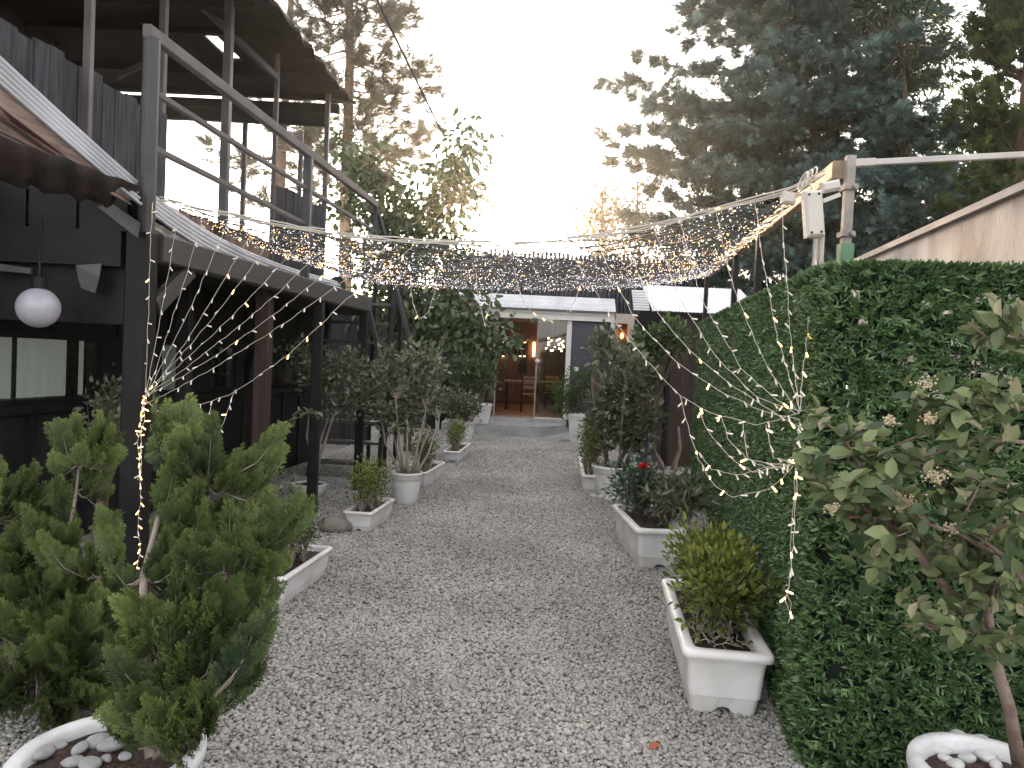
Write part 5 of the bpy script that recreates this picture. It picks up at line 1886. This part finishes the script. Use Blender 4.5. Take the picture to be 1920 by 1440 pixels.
# big blue cypress
YC = 19.0
q = at(1545, 700, YC)
cy = thing('blue_cypress', 'huge grey blue cypress with layered drooping boughs filling the sky above the hedge', 'tree', (q.x, YC, 0))
c = Vector((q.x, YC, 0))
trunk = [Vector((0, 0, 0)), Vector((.1, 0, 4)), at(1560, 250, YC) - c, at(1580, 40, YC) - c, Vector((.6, 0, 14.5))]
def on_trunk(z):
    for p, q_ in zip(trunk, trunk[1:]):
        if z <= q_.z:
            return p.lerp(q_, (z - p.z) / (q_.z - p.z))
    return trunk[-1]
br = []
tips = [  # boughs whose tips are seen against the sky, as (px, py, base py, depth shift)
    (1135, 150, 165, 0), (1165, 175, 190, -.8), (1200, 110, 110, .6), (1215, 200, 235, .8), (1140, 262, 275, 0), (1185, 290, 300, -1), (1150, 300, 330, .6), (1215, 355, 365, -1.2), (1235, 300, 345, .5),
    (1265, 60, 30, .5), (1300, 5, -30, 0), (1330, 40, 20, -1), (1290, 30, -60, .6), (1320, -60, -120, .5), (1380, -40, -80, -1.), (1250, 240, 260, -1.5), (1290, 180, 190, -1.8), (1320, 120, 120, -1.8),
    (1180, 400, 380, -.6), (1240, 420, 400, -1.4), (1300, 430, 420, -2.2), (1200, 440, 440, .3), (1350, 400, 370, -2.6), (1400, 330, 300, -2.8), (1330, 300, 290, -2.4), (1390, 230, 220, -2.6), (1400, 130, 120, -2.4), (1450, 60, 40, -2.2),
    (1480, 330, 270, -3.0), (1530, 390, 330, -3.2), (1560, 300, 250, -3.0), (1620, 330, 290, -3.0), (1690, 330, 300, -2.6), (1760, 320, 300, -1.6), (1800, 350, 320, -.8), (1700, 250, 225, -2.2), (1770, 230, 200, -1), (1680, 160, 150, -2.2),
    (1750, 150, 120, -.8), (1800, 250, 230, 0), (1640, 80, 60, -2.2), (1720, 60, 30, -1), (1760, 20, -20, 0), (1660, 0, -40, -1.5), (1590, 180, 160, -2.8), (1540, 100, 80, -2.4), (1480, 180, 170, -2.8), (1500, -20, -60, -1.8), (1580, -40, -80, -1.8),
    (1660, 420, 380, -2.6), (1740, 430, 400, -1.6), (1600, 450, 420, -2.6), (1470, 470, 440, -2.6), (1380, 480, 450, -1.8), (1300, 490, 470, -1)]
for px, py, bpy_, dY in tips:
    tp_ = at(px, py, YC + dY) - c
    bs = on_trunk((at(1560, bpy_, YC) - c).z + .3)
    br.append((bs, tp_, .85))
    if random.random() < .5:
        t2_ = bs.lerp(tp_, .9) + Vector((random.uniform(-.5, .5), random.uniform(-.2, 1.0), random.uniform(-.7, .3)))
        br.append((bs, t2_, .8))
for k in range(100):
    z = 3.0 + 11 * k / 100
    a = k * 2.4
    L = 4.6 * (1 - .55 * (z - 3.5) / 11)
    d = Vector((math.cos(a), math.sin(a), 0))
    br.append((on_trunk(z), on_trunk(z) + d * L * .75 + Vector((0, 0, random.uniform(-.2, .5))), .8))
conifer(cy, c, trunk, .34, br, SPR2, .30, 32, M['cypress_blue'], M['bark'], .35)

# dark green cypress, far right
YG = 15.0
q = at(1885, 700, YG)
cg = thing('green_cypress', 'dark green upright cypress at the right edge behind the cream wall', 'tree', (q.x, YG, 0))
c = Vector((q.x, YG, 0))
trunk = [Vector((0, 0, 0)), Vector((0, 0, 5)), Vector((.05, 0, 10.5))]
br = []
for k in range(120):
    z = 2.8 + 7.5 * random.random()
    a = random.uniform(0, 2 * PI)
    L = 1.75 * (1 - .35 * abs(z - 6.0) / 5) * random.uniform(.65, 1.1)
    b0 = Vector((0, 0, z - .7))
    br.append((b0, b0 + Vector((math.cos(a) * L * .8, math.sin(a) * L * .8, random.uniform(.5, 1.1))), .55))
conifer(cg, c, trunk, .2, br, SPR, .30, 11, M['cypress_green'], M['bark_brown'], .1)

# leafy tree between the two
YT = 17.5
q = at(1700, 700, YT)
lt = thing('leafy_tree', 'pale leafy broadleaf tree showing between the two cypresses', 'tree', (q.x, YT, 0))
c = Vector((q.x, YT, 0))
tr = [([Vector((0, 0, 0)), Vector((.1, 0, 3)), at(1700, 260, YT) - c, at(1690, 100, YT) - c, at(1700, -80, YT) - c], [.16, .14, .1, .06, .03])]
o1, o2, _ = shrub(lt, (0, 0, 0), world_ells([(1700, 60, YT, 90, 70, 1.2), (1690, 170, YT, 60, 60, 1.0), (1760, 110, YT, 50, 60, 1), (1640, 30, YT, 50, 50, 1), (1690, 290, YT, 60, 50, 1), (1700, -60, YT, 110, 70, 1.2), (1620, 470, YT, 70, 30, .8), (1700, 430, YT, 100, 60, .9)], c), 190, 14, LEAF_L, .20, M['broad_green'], M['bark'], .02, .26, -.2, local=True, trunk=tr, foliage='crown', stemname='trunk')

# dark background trees behind the boxes and wall
for j, (px, py, Y, rx_, rz_, lab) in enumerate(((1640, 400, 24, 190, 120, 'dark leafy tree low behind the mast and cream wall'), (1840, 330, 22, 150, 120, 'dark leafy tree standing behind the right cypress and wall'), (1420, 430, 26, 180, 110, 'shadowy tree behind the right end of the light net'))):
    q = at(px, 700, Y)
    bt = thing('background_tree', lab, 'tree', (q.x, Y, 0), group='dark trees behind the wall')
    c = Vector((q.x, Y, 0))
    tr = [([Vector((0, 0, 0)), Vector((.1, 0, 2)), at(px, py, Y) - c, at(px + 10, py - rz_, Y) - c], [.25, .2, .14, .05])]
    shrub(bt, (0, 0, 0), world_ells([(px, py, Y, rx_, rz_, 2), (px - rx_ * .5, py + 30, Y, rx_ * .6, rz_ * .7, 1.6), (px + rx_ * .5, py + 40, Y, rx_ * .6, rz_ * .7, 1.6), (px, py + 130, Y, rx_, 60, 1.6)], c), 260, 16, LEAF, .22, M['vine'], M['bark'], .03, .32, .1, local=True, trunk=tr, foliage='crown', stemname='trunk')

# pines at the back left
TUFT = T_tuft(16, .022, 1.0, 4)


def pine(label, tpx, Y, brs, group='pines behind the deck', r0=.2, extra=0):
    q = at(tpx[0][0], 700, Y)
    t = thing('pine_tree', label, 'tree', (q.x, Y, 0), group=group)
    c = Vector((q.x, Y, 0))
    trunk = [Vector((0, 0, 0))] + [at(x, y, Y) - c for x, y in tpx]
    mb = MB().tube(trunk, [r0 * (1 - .62 * i / (len(trunk) - 1)) for i in range(len(trunk))], 12)
    tk = mb.build('trunk', M['bark_brown'], t, local=True, smooth=True)
    def ontr(z):
        for p, q_ in zip(trunk, trunk[1:]):
            if z <= q_.z:
                return p.lerp(q_, (z - p.z) / max(.01, q_.z - p.z))
        return trunk[-1]
    bb = MB()
    P, D, T = [], [], []
    for px, py, dY, dens in brs:
        tp_ = at(px, py, Y + dY) - c
        bs = ontr(tp_.z - random.uniform(-.3, .5))
        L = (tp_ - bs).length
        pts = [bs.lerp(tp_, i / 5) + Vector((0, 0, -.10 * L * math.sin(PI * i / 5))) + Vector((random.gauss(0, .02), random.gauss(0, .02), random.gauss(0, .015))) * L for i in range(6)]
        bb.tube(pts, [.028, .024, .02, .016, .012, .007], 5, cap=False)
        ct = random.uniform(0, .5)
        for j in range(max(3, int(L * 5.6 * dens))):
            u = random.uniform(.22, 1)
            k = min(int(u * 5), 4)
            p0 = pts[k].lerp(pts[k + 1], u * 5 - k)
            dv_ = ((tp_ - bs).normalized() * .8 + Vector((random.gauss(0, .6), random.gauss(0, .6), random.gauss(.25, .45)))).normalized()
            tl = random.uniform(.2, .75) * (1.2 - .5 * u)
            p1 = p0 + dv_ * tl
            bb.tube([p0, p0.lerp(p1, .5) + Vector((0, 0, -.02)), p1], [.009, .007, .004], 4, cap=False)
            m = int(5 * dens) + 2
            for q in range(m):
                v = .45 + .55 * (q + 1) / m
                P.append(p0.lerp(p1, v) + Vector((random.gauss(0, .05), random.gauss(0, .05), random.gauss(0, .05))))
                D.append(dv_ + Vector((random.gauss(0, .35), random.gauss(0, .35), random.gauss(.2, .3))))
                T.append(ct + random.uniform(0, .5))
    bb.build('limbs', M['bark_brown'], tk, local=True, smooth=True)
    V, Fc, tt = scatter(TUFT, arr(P), arr(D), .27 * rng.uniform(.7, 1.2, len(P)), tint=np.array(T))
    np_mesh('crown', V, Fc, tt, M['pine_needle'], t, local=True)


random.seed(21)
br1 = []
for y in range(-60, 330, 24):
    for s in (-1, 1):
        reach = random.uniform(70, 150) if y > 80 else random.uniform(60, 130)
        br1.append((655 + s * reach, y - random.uniform(0, 40), random.uniform(-1.2, 1.2), 1.0))
    br1.append((655 + random.uniform(-60, 60), y - 20, random.uniform(-2, -1), 1.0))
br1 += [(815, 170, 0, 1.2), (820, 130, .3, .8), (800, 250, -.5, 1.2), (835, 225, .2, .9), (780, 330, 0, 1.0), (800, 300, .5, .9), (760, 60, 0, 1.1), (775, 20, .3, 1), (850, 318, 0, .6), (560, 30, 0, 1.2), (540, 100, .5, 1.2), (590, 10, -.5, 1.2), (720, 90, -.6, 1.2), (700, 190, -.8, 1.3), (740, 210, .6, 1.3)]
pine('tall sparse pine with a bare reddish trunk behind the deck railing', [(648, 380), (652, 250), (656, 120), (655, -20), (655, -160)], 21.0, br1)
br2 = []
for y in range(150, 400, 24):
    for s in (-1, 1):
        br2.append((528 + s * random.uniform(40, 105), y + random.uniform(-30, 20), random.uniform(-1, 1), .8))
br2 += [(385, 265, 0, .9), (400, 300, .4, .7), (410, 285, -.3, .8), (590, 250, 0, 1), (600, 330, 0, 1), (470, 370, 0, .8), (450, 340, .4, .8)]
pine('second pine seen through the posts of the roofed deck', [(524, 380), (530, 250), (540, 120), (548, -60)], 23.0, br2)

# leafy climber tree drooping in front of the far building
YV = 12.6
q = at(765, 820, YV)
vt = thing('leafy_tree', 'broad leaved tree drooping its branches over the far building and path', 'tree', (q.x, YV, 0))
c = Vector((q.x, YV, 0))
tr = [([Vector((0, 0, 0)), at(768, 700, YV) - c, at(765, 560, YV) - c, at(745, 430, YV) - c, at(740, 340, YV) - c], [.07, .065, .055, .04, .02]),
      ([at(765, 560, YV) - c, at(800, 470, YV) - c, at(850, 380, YV) - c, at(885, 250, YV) - c], [.04, .03, .02, .008]),
      ([at(766, 600, YV) - c, at(830, 540, YV - .3) - c, at(890, 570, YV - .5) - c, at(935, 630, YV - .6) - c], [.035, .028, .018, .008])]
el = [(740, 400, YV, 60, 50, .8), (700, 330, YV + .3, 38, 50, .5), (660, 290, YV + .4, 26, 30, .4), (790, 410, YV, 55, 40, .8), (830, 335, YV, 28, 42, .4), (858, 300, YV, 26, 44, .4), (886, 255, YV, 14, 38, .3), (870, 350, YV, 22, 34, .3), (840, 380, YV, 32, 30, .5), (690, 400, YV, 60, 34, .7), (650, 390, YV, 36, 26, .5),
      (800, 470, YV, 70, 40, .8), (720, 470, YV, 60, 40, .7), (760, 540, YV, 70, 40, .7), (830, 560, YV - .3, 60, 40, .6), (890, 590, YV - .4, 48, 40, .5), (900, 640, YV - .5, 30, 26, .4), (945, 632, YV - .5, 20, 16, .3), (860, 620, YV - .3, 40, 28, .5), (780, 620, YV, 60, 50, .6), (730, 570, YV + .2, 50, 50, .5), (800, 680, YV + .2, 30, 34, .4)]
shrub(vt, (0, 0, 0), world_ells(el, c), 430, 14, LEAF_B, .145, M['vine'], M['bark'], .012, .15, -.55, local=True, trunk=tr, foliage='crown', stemname='trunk')
# stray twig against the sky and small far trees with amber backlight in their leaf colour
for j, (px, py, Y, rx_, rz_, lab) in enumerate(((1130, 400, 30, 42, 40, 'small tree coloured amber for backlight beyond the middle of the light net'), (1195, 395, 33, 50, 55, 'thin backlit tree behind the left edge of the blue cypress'))):
    q = at(px, 700, Y)
    bt = thing('amber_backlit_tree', lab, 'tree', (q.x, Y, 0))
    c = Vector((q.x, Y, 0))
    tr = [([Vector((0, 0, 0)), Vector((.1, 0, 3)), at(px, py + 20, Y) - c, at(px, py - rz_, Y) - c], [.15, .12, .08, .03])]
    shrub(bt, (0, 0, 0), world_ells([(px, py, Y, rx_, rz_, 1), (px - 20, py + 30, Y, rx_, rz_ * .7, 1), (px + 15, py - 20, Y, rx_ * .5, rz_, .8), (px, py + 90, Y, rx_ * 1.4, 50, 1)], c), 110, 10, LEAF_B, .22, M['amber_backlit_tree'], M['bark'], .02, .25, 0, local=True, trunk=tr, foliage='crown', stemname='trunk')

# dry leaf crumbs blown against the planters
n = 170
xy = []
for k in range(n):
    y = random.uniform(2.6, 10)
    l, r = gnd(530, 1142).x + .05 * (y - 4.6) , gnd(1290, 1341).x + .09 * (y - 3.4)
    x = random.choice((l + abs(random.gauss(0, .18)), r - abs(random.gauss(0, .15)), random.uniform(l, r)))
    xy.append((x, y, .016))
V, Fc, tt = scatter(T_leaf(.55, .2, -.2), np.array(xy), rng.normal(size=(n, 3)) * np.array((1, 1, .15)), .022 * rng.uniform(.5, 1.2, n), nrm=rng.normal(size=(n, 3)) * .3 + np.array((0, 0, 1.0)))
ll = np_mesh('leaf_litter', V, Fc, tt, leafmat('dry_leaf', (0.07, 0.04, 0.025), (0.2, 0.13, 0.07), .1, .8, .2))
tag(ll, kind='stuff')
# ------------------------------------------------------------------ string lights
random.seed(5)
bulb_me = {}
for key, mm in (('white', 'bulb_white'), ('lit', 'bulb_lit')):
    mb = MB().tube([(0, 0, 0), (0, 0, .012)], [.0032, .0032], 7).tube([(0, 0, .012), (0, 0, .024), (0, 0, .028)], [.0034, .0042, .0018], 7)
    me = bpy.data.meshes.new('bulb')
    me.from_pydata(mb.v, [], mb.f)
    me.materials.append(M[mm])
    bulb_me[key] = me
core = MB().lathe([(.0005, -.0042), (.0042, 0), (.0005, .0042)], 6)


def strand_path(pts, sag):
    """pts: 3d points; each stretch hangs a little"""
    out = []
    for p, q in zip(pts, pts[1:]):
        L = (q - p).length
        n = max(4, int(L / .05))
        for i in range(n):
            t = i / n
            k = math.sin(PI * t)
            out.append(p.lerp(q, t) + Vector((random.uniform(-1, 1) * .004, random.uniform(-1, 1) * .004, random.uniform(-1, 1) * .004 - sag * L * 4 * t * (1 - t))))
    out.append(pts[-1].copy())
    return out


def light_string(label, pts, sag=.03, lit=.22, gap=.125, group=None, r=.0017, dens=1.0):
    path = strand_path(pts, sag)
    t = thing('string_light', label, 'string light', pts[0], group=group)
    mb = MB().tube(path, r, 5)
    mb.build('wire', M['wire_white'], t)
    acc = random.uniform(0, gap)
    for p, q in zip(path, path[1:]):
        acc += (q - p).length
        if acc > gap:
            acc -= gap
            o = bpy.data.objects.new('bulb', bulb_me['lit' if random.random() < lit else 'white'])
            COL.objects.link(o)
            o.parent = t
            o.location = p - off(t)
            d = Vector((random.gauss(.25, .6), random.gauss(-.1, .5), random.gauss(-.75, .5))).normalized()
            o.rotation_euler = d.to_track_quat('Z', 'Y').to_euler()
    return t


GL = at(266, 748, 4.36)          # gathered on the box column
GL.y = 4.38
tops = [(285, 380, 4.42), (335, 393, 4.42), (382, 405, 4.41), (430, 408, 4.4), (480, 420, 4.39), (522, 430, 4.38), (577, 438, 4.37), (627, 446, 4.36), (683, 450, 4.35), (735, 455, 4.34)]
labs = ['upright string light dropping along the box column from the net corner', 'second string light from the pole in the left fan of cords', 'third string light from the pole in the left fan of cords', 'fourth string light from the pole in the left fan of cords', 'fifth string light from the pole in the left fan of cords',
        'sixth string light from the pole in the left fan of cords', 'seventh string light from the pole in the left fan of cords', 'eighth string light from the pole in the left fan of cords', 'ninth string light from the pole in the left fan of cords', 'tenth string light from the pole in the left fan of cords']
for (x, y, Y), lb in zip(tops, labs):
    g = GL + Vector((random.uniform(-.015, .03), 0, random.uniform(-.05, .05)))
    light_string(lb, [at(x, y, Y), g], .035, .12, group='left fan of string lights')
light_string('lowest string light of the left fan, sweeping from mid net down to the box column', [at(781, 455, 4.33), at(650, 560, 4.35), at(540, 665, 4.37), at(430, 740, 4.38), at(360, 762, 4.38), at(300, 772, 4.38), GL], .012, .16, group='left fan of string lights')
for i, (pts, lb) in enumerate((([(326, 768), (333, 785), (322, 815)], 'shortest loose tail hanging from the lowest left string near the column'), ([(364, 762), (357, 800), (362, 835)], 'loose tail hanging from the lowest left string above the conifer top'), ([(398, 752), (390, 790), (378, 830)], 'loose slanting tail below the bright bulbs of the lowest left string'), ([(440, 730), (420, 790), (408, 820)], 'longest loose tail hanging from the lowest left string toward the brown post'))):
    light_string(lb, [at(x, y, 4.38) for x, y in pts], .02, .25, .07, group='loose tails of the left string lights')
random.seed(8)
tail = [GL] + [at(x, y, Y) for x, y, Y in ((264, 780, 4.34), (266, 830, 4.34), (260, 880, 4.33), (264, 930, 4.33), (259, 985, 4.32), (263, 1030, 4.31), (256, 1075, 4.3))]
light_string('dense warm bundle of lights running down the box column into the conifer', tail, .0, .65, .035)
tail = [GL + Vector((.01, -.02, .02)), at(270, 790, 4.35), at(256, 830, 4.35), at(266, 870, 4.33), at(258, 900, 4.3)]
light_string('short second warm bundle wound round the gathering point on the box column', tail, .0, .6, .03)

GR = at(1500, 790, 2.92)
rt_ = [([(1066, 468, 4.22), (1150, 598, 3.9), (1212, 675, 3.6), (1275, 742, 3.4), (1330, 772, 3.25), (1420, 797, 3.1)], 'lowest string light of the right fan, sweeping from mid net to the hedge'),
       ([(1118, 452, 4.18), (1185, 590, 3.8), (1270, 680, 3.5), (1345, 730, 3.3), (1430, 770, 3.1)], 'second lowest string light of the right fan over the hedge'),
       ([(1170, 448, 4.14), (1225, 575, 3.8), (1300, 665, 3.5), (1380, 728, 3.25)], 'third lowest string light of the right fan over the hedge'),
       ([(1228, 430, 4.08), (1275, 560, 3.8), (1340, 665, 3.5), (1420, 745, 3.2)], 'fourth lowest string light of the right fan over the hedge'),
       ([(1275, 412, 4.02), (1315, 560, 3.7), (1390, 690, 3.4)], 'fifth lowest string light of the right fan over the hedge'),
       ([(1342, 392, 3.95), (1375, 540, 3.6), (1440, 690, 3.3)], 'sixth lowest string light of the right fan over the hedge'),
       ([(1415, 374, 3.85), (1435, 520, 3.6), (1460, 640, 3.3)], 'second string light left of the box in the right fan'),
       ([(1464, 366, 3.78), (1472, 500, 3.5), (1485, 650, 3.2)], 'string light hanging just below the small square box in the right fan'),
       ([(1530, 470, 3.45), (1520, 560, 3.3), (1508, 680, 3.1)], 'nearly upright string light dropping from the tall tilted box')]
for pts, lb in rt_:
    light_string(lb, [at(*p) for p in pts] + [GR + Vector((random.uniform(-.02, .01), 0, random.uniform(-.03, .05)))], .008, .22, .105, group='right fan of string lights', r=.0015)
G2 = at(1492, 862, 2.88)
lo_ = [([(1276, 742, 3.4), (1290, 800, 3.35), (1310, 860, 3.3), (1340, 910, 3.2), (1375, 933, 3.1), (1440, 918, 3.0), (1475, 890, 2.9)], 'lowest hanging loop of lights in front of the hedge'),
       ([(1310, 762, 3.3), (1325, 805, 3.25), (1365, 855, 3.15), (1410, 885, 3.05), (1460, 868, 2.95)], 'middle hanging loop of lights in front of the hedge'),
       ([(1352, 783, 3.2), (1365, 820, 3.15), (1400, 862, 3.05), (1450, 868, 2.95)], 'small inner loop of lights in front of the hedge'),
       ([(1394, 792, 3.12), (1396, 825, 3.1), (1402, 860, 3.05), (1440, 878, 2.95)], 'short drop of lights near the gathering point on the hedge'),
       ([(1310, 848, 3.3), (1335, 880, 3.2), (1380, 890, 3.1), (1440, 880, 2.95)], 'wide shallow loop of lights under the middle loop on the hedge'),
       ([(1436, 797, 3.05), (1442, 830, 3.0), (1450, 858, 2.96)], 'innermost short drop of lights close to the pale shrub leaves')]
for pts, lb in lo_:
    light_string(lb, [at(*p) for p in pts] + [G2 + Vector((random.uniform(-.01, .01), 0, random.uniform(-.02, .02)))], .006, .25, .08, group='hanging loops on the hedge', r=.0015)
light_string('warm bundle of lights joining the two gathering points beside the shrub leaves', [GR, at(1496, 815, 2.9), at(1502, 840, 2.89), G2], 0, .6, .025)
light_string('long dangling tail of warm lights hanging down the hedge corner', [G2] + [at(x, y, 2.85) for x, y in ((1490, 900), (1487, 960), (1481, 1010), (1484, 1060), (1476, 1110), (1483, 1140), (1478, 1168))], 0, .5, .075, r=.0013)
light_string('second thinner tail of lights twisted along the hedge corner', [G2] + [at(x, y, 2.84) for x, y in ((1494, 905), (1490, 980), (1486, 1040), (1480, 1090), (1472, 1130), (1486, 1155))], 0, .45, .1, r=.0017)

md = [([(768, 528), (775, 570), (786, 600), (803, 585), (815, 550), (823, 505)], 'hanging loop of lights in front of the leafy tree'),
      ([(891, 500), (896, 560), (908, 605), (918, 575), (925, 530)], 'narrow hanging loop of lights left of the glass doorway'),
      ([(962, 500), (975, 550), (985, 572), (1005, 592), (1032, 603), (1058, 590), (1078, 565), (1090, 530)], 'wide hanging loop of lights across the top of the glass doorway')]
for pts, lb in md:
    light_string(lb, [at(x, y, 5.6) for x, y in pts], .01, .25, .085, group='loops hanging under the light net', r=.0026)

# the light net between the porch roof and the beam
net = thing('light_net', 'wide sagging net of fairy lights spanning the path from porch roof to wooden beam', 'light net', (0, 6, 0))
NF = [at(x, y, Y) for x, y, Y in ((300, 373, 4.45), (420, 400, 4.4), (540, 425, 4.38), (690, 446, 4.35), (810, 454, 4.32), (930, 456, 4.28), (1050, 450, 4.22), (1140, 440, 4.16), (1230, 424, 4.08), (1340, 393, 3.95), (1420, 374, 3.85), (1500, 352, 3.7), (1545, 325, 3.62))]
NB = [at(x, y, Y) for x, y, Y in ((600, 495, 8.3), (700, 529, 8.3), (800, 537, 8.3), (930, 542, 8.3), (1050, 542, 8.3), (1180, 537, 8.3), (1270, 527, 9.3), (1322, 516, 10.2))]


def resample(pts, n):
    d = [0]
    for p, q in zip(pts, pts[1:]):
        d.append(d[-1] + (q - p).length)
    out = []
    for i in range(n + 1):
        s = d[-1] * i / n
        k = max(j for j in range(len(d) - 1) if d[j] <= s + 1e-9)
        out.append(pts[k].lerp(pts[k + 1], (s - d[k]) / (d[k + 1] - d[k])))
    for _ in range(2):
        out = [out[0]] + [(out[i - 1] + out[i] * 2 + out[i + 1]) / 4 for i in range(1, n)] + [out[-1]]
    return out


ND = 48
F0, B0 = resample(NF, ND), resample(NB, ND)
# side edges follow the roof edge (left) and the beam (right)
mb = MB()
for dz in (0, .012, -.01):
    mb.tube([p + Vector((random.uniform(-.004, .004), random.uniform(-.004, .004), dz + random.uniform(-.004, .004))) for p in F0], .0045, 6)
mb.build('front_cable', M['wire_white'], net)
NS = 58
Vw, Fw, Tw = [], [], []
oct_v = np.array([(1, 0, 0), (-1, 0, 0), (0, 1, 0), (0, -1, 0), (0, 0, 1), (0, 0, -1)], float)
oct_f = np.array([(0, 2, 4), (2, 1, 4), (1, 3, 4), (3, 0, 4), (2, 0, 5), (1, 2, 5), (3, 1, 5), (0, 3, 5)])
for s in range(NS):
    v = ((s + .6) / NS)
    extra = random.uniform(-.01, .01)
    rowp = []
    for i in range(ND + 1):
        p = F0[i].lerp(B0[i], v)
        u = i / ND
        # cross sag between the front and back cables
        p = p + Vector((0, 0, -.05 * math.sin(PI * v) + random.uniform(-.012, .012) + extra))
        rowp.append(p)
    sm = MB().tube(rowp, .0026 if s % 2 else .0034, 4, cap=False).build('strand', M['wire_net_backlit'], net)
    for key, share, base in (('net_white', .8, 0), ('net_amber', .2, 1)):
        C = []
        nb = 86 if key == 'net_white' else 26
        for k in range(nb):
            u = random.random()
            if key == 'net_amber':
                # amber lamps show near the two ends, on the front half
                u = random.choice((random.uniform(0, .3), random.uniform(.68, 1), random.random()))
                if v > .55 and random.random() < .8:
                    continue
            i = min(int(u * ND), ND - 1)
            p = rowp[i].lerp(rowp[i + 1], u * ND - i)
            C.append((p.x + random.gauss(0, .01), p.y + random.gauss(0, .02), p.z + random.uniform(-.03, .012)))
        if not C:
            continue
        C = np.array(C)
        r = rng.uniform(.0018, .0042, len(C)) * (1.0 if key == 'net_white' else 1.15) * (.75 + .5 * v)
        V = (C[:, None, :] + oct_v[None] * r[:, None, None]).reshape(-1, 3)
        Fc = (oct_f[None] + (np.arange(len(C)) * 6)[:, None, None]).reshape(-1, 3)
        o = np_mesh('fairy_bulbs', V, Fc, None, M[key], sm)
        o['kind'] = 'stuff'

# ------------------------------------------------------------------ light and sky
w = bpy.data.worlds.new('World')
scene.world = w
w.use_nodes = True
nt = w.node_tree
bg = nt.nodes['Background']
sky = nt.nodes.new('ShaderNodeTexSky')
sky.sky_type = 'NISHITA'
sky.sun_disc = False
EL, AZ = math.radians(8.0), math.radians(-2.0)
sky.sun_elevation = EL
sky.sun_rotation = AZ
sky.air_density = 1.0
sky.dust_density = 3.0
sky.ozone_density = 1.0
hs = nt.nodes.new('ShaderNodeHueSaturation')
hs.inputs['Saturation'].default_value = 0.4
nt.links.new(sky.outputs[0], hs.inputs['Color'])
thin = nt.nodes.new('ShaderNodeMix')          # thin bright evening cloud over the clear sky
thin.data_type = 'RGBA'
thin.inputs[0].default_value = 0.5
nt.links.new(hs.outputs[0], thin.inputs[6])
thin.inputs[7].default_value = (2.75, 2.6, 2.48, 1)
nt.links.new(thin.outputs[2], bg.inputs[0])
bg.inputs[1].default_value = 0.15
sl = bpy.data.lights.new('sun', 'SUN')
sl.energy = 1.4
sl.angle = math.radians(0.6)
sl.color = (1, .66, .36)
so_ = bpy.data.objects.new('sun', sl)
COL.objects.link(so_)
sd_ = Vector((math.sin(AZ) * math.cos(EL), math.cos(AZ) * math.cos(EL), math.sin(EL)))
so_.rotation_euler = sd_.to_track_quat('Z', 'Y').to_euler()
so_.location = sd_ * 60

scene.view_settings.view_transform = 'Standard'
scene.view_settings.look = 'None'
scene.view_settings.gamma = 1
scene.view_settings.use_curve_mapping = False
scene.view_settings.exposure = 2.62
scene.cycles.max_bounces = 8
scene.cycles.transparent_max_bounces = 12

# thin evening air over the whole place
hm = bpy.data.materials.new('haze')
nt, N, L = nodes_of(hm)
N.remove(N['Principled BSDF'])
pv = N.new('ShaderNodeVolumePrincipled')
pv.inputs['Color'].default_value = (1, .97, .95, 1)
pv.inputs['Density'].default_value = 0.0012
pv.inputs['Anisotropy'].default_value = 0.88
L.new(pv.outputs[0], N['Material Output'].inputs['Volume'])
hz_ = MB().box((-101, -101, -1), (101, 101, 24)).build('haze', hm)
tag(hz_, kind='stuff')
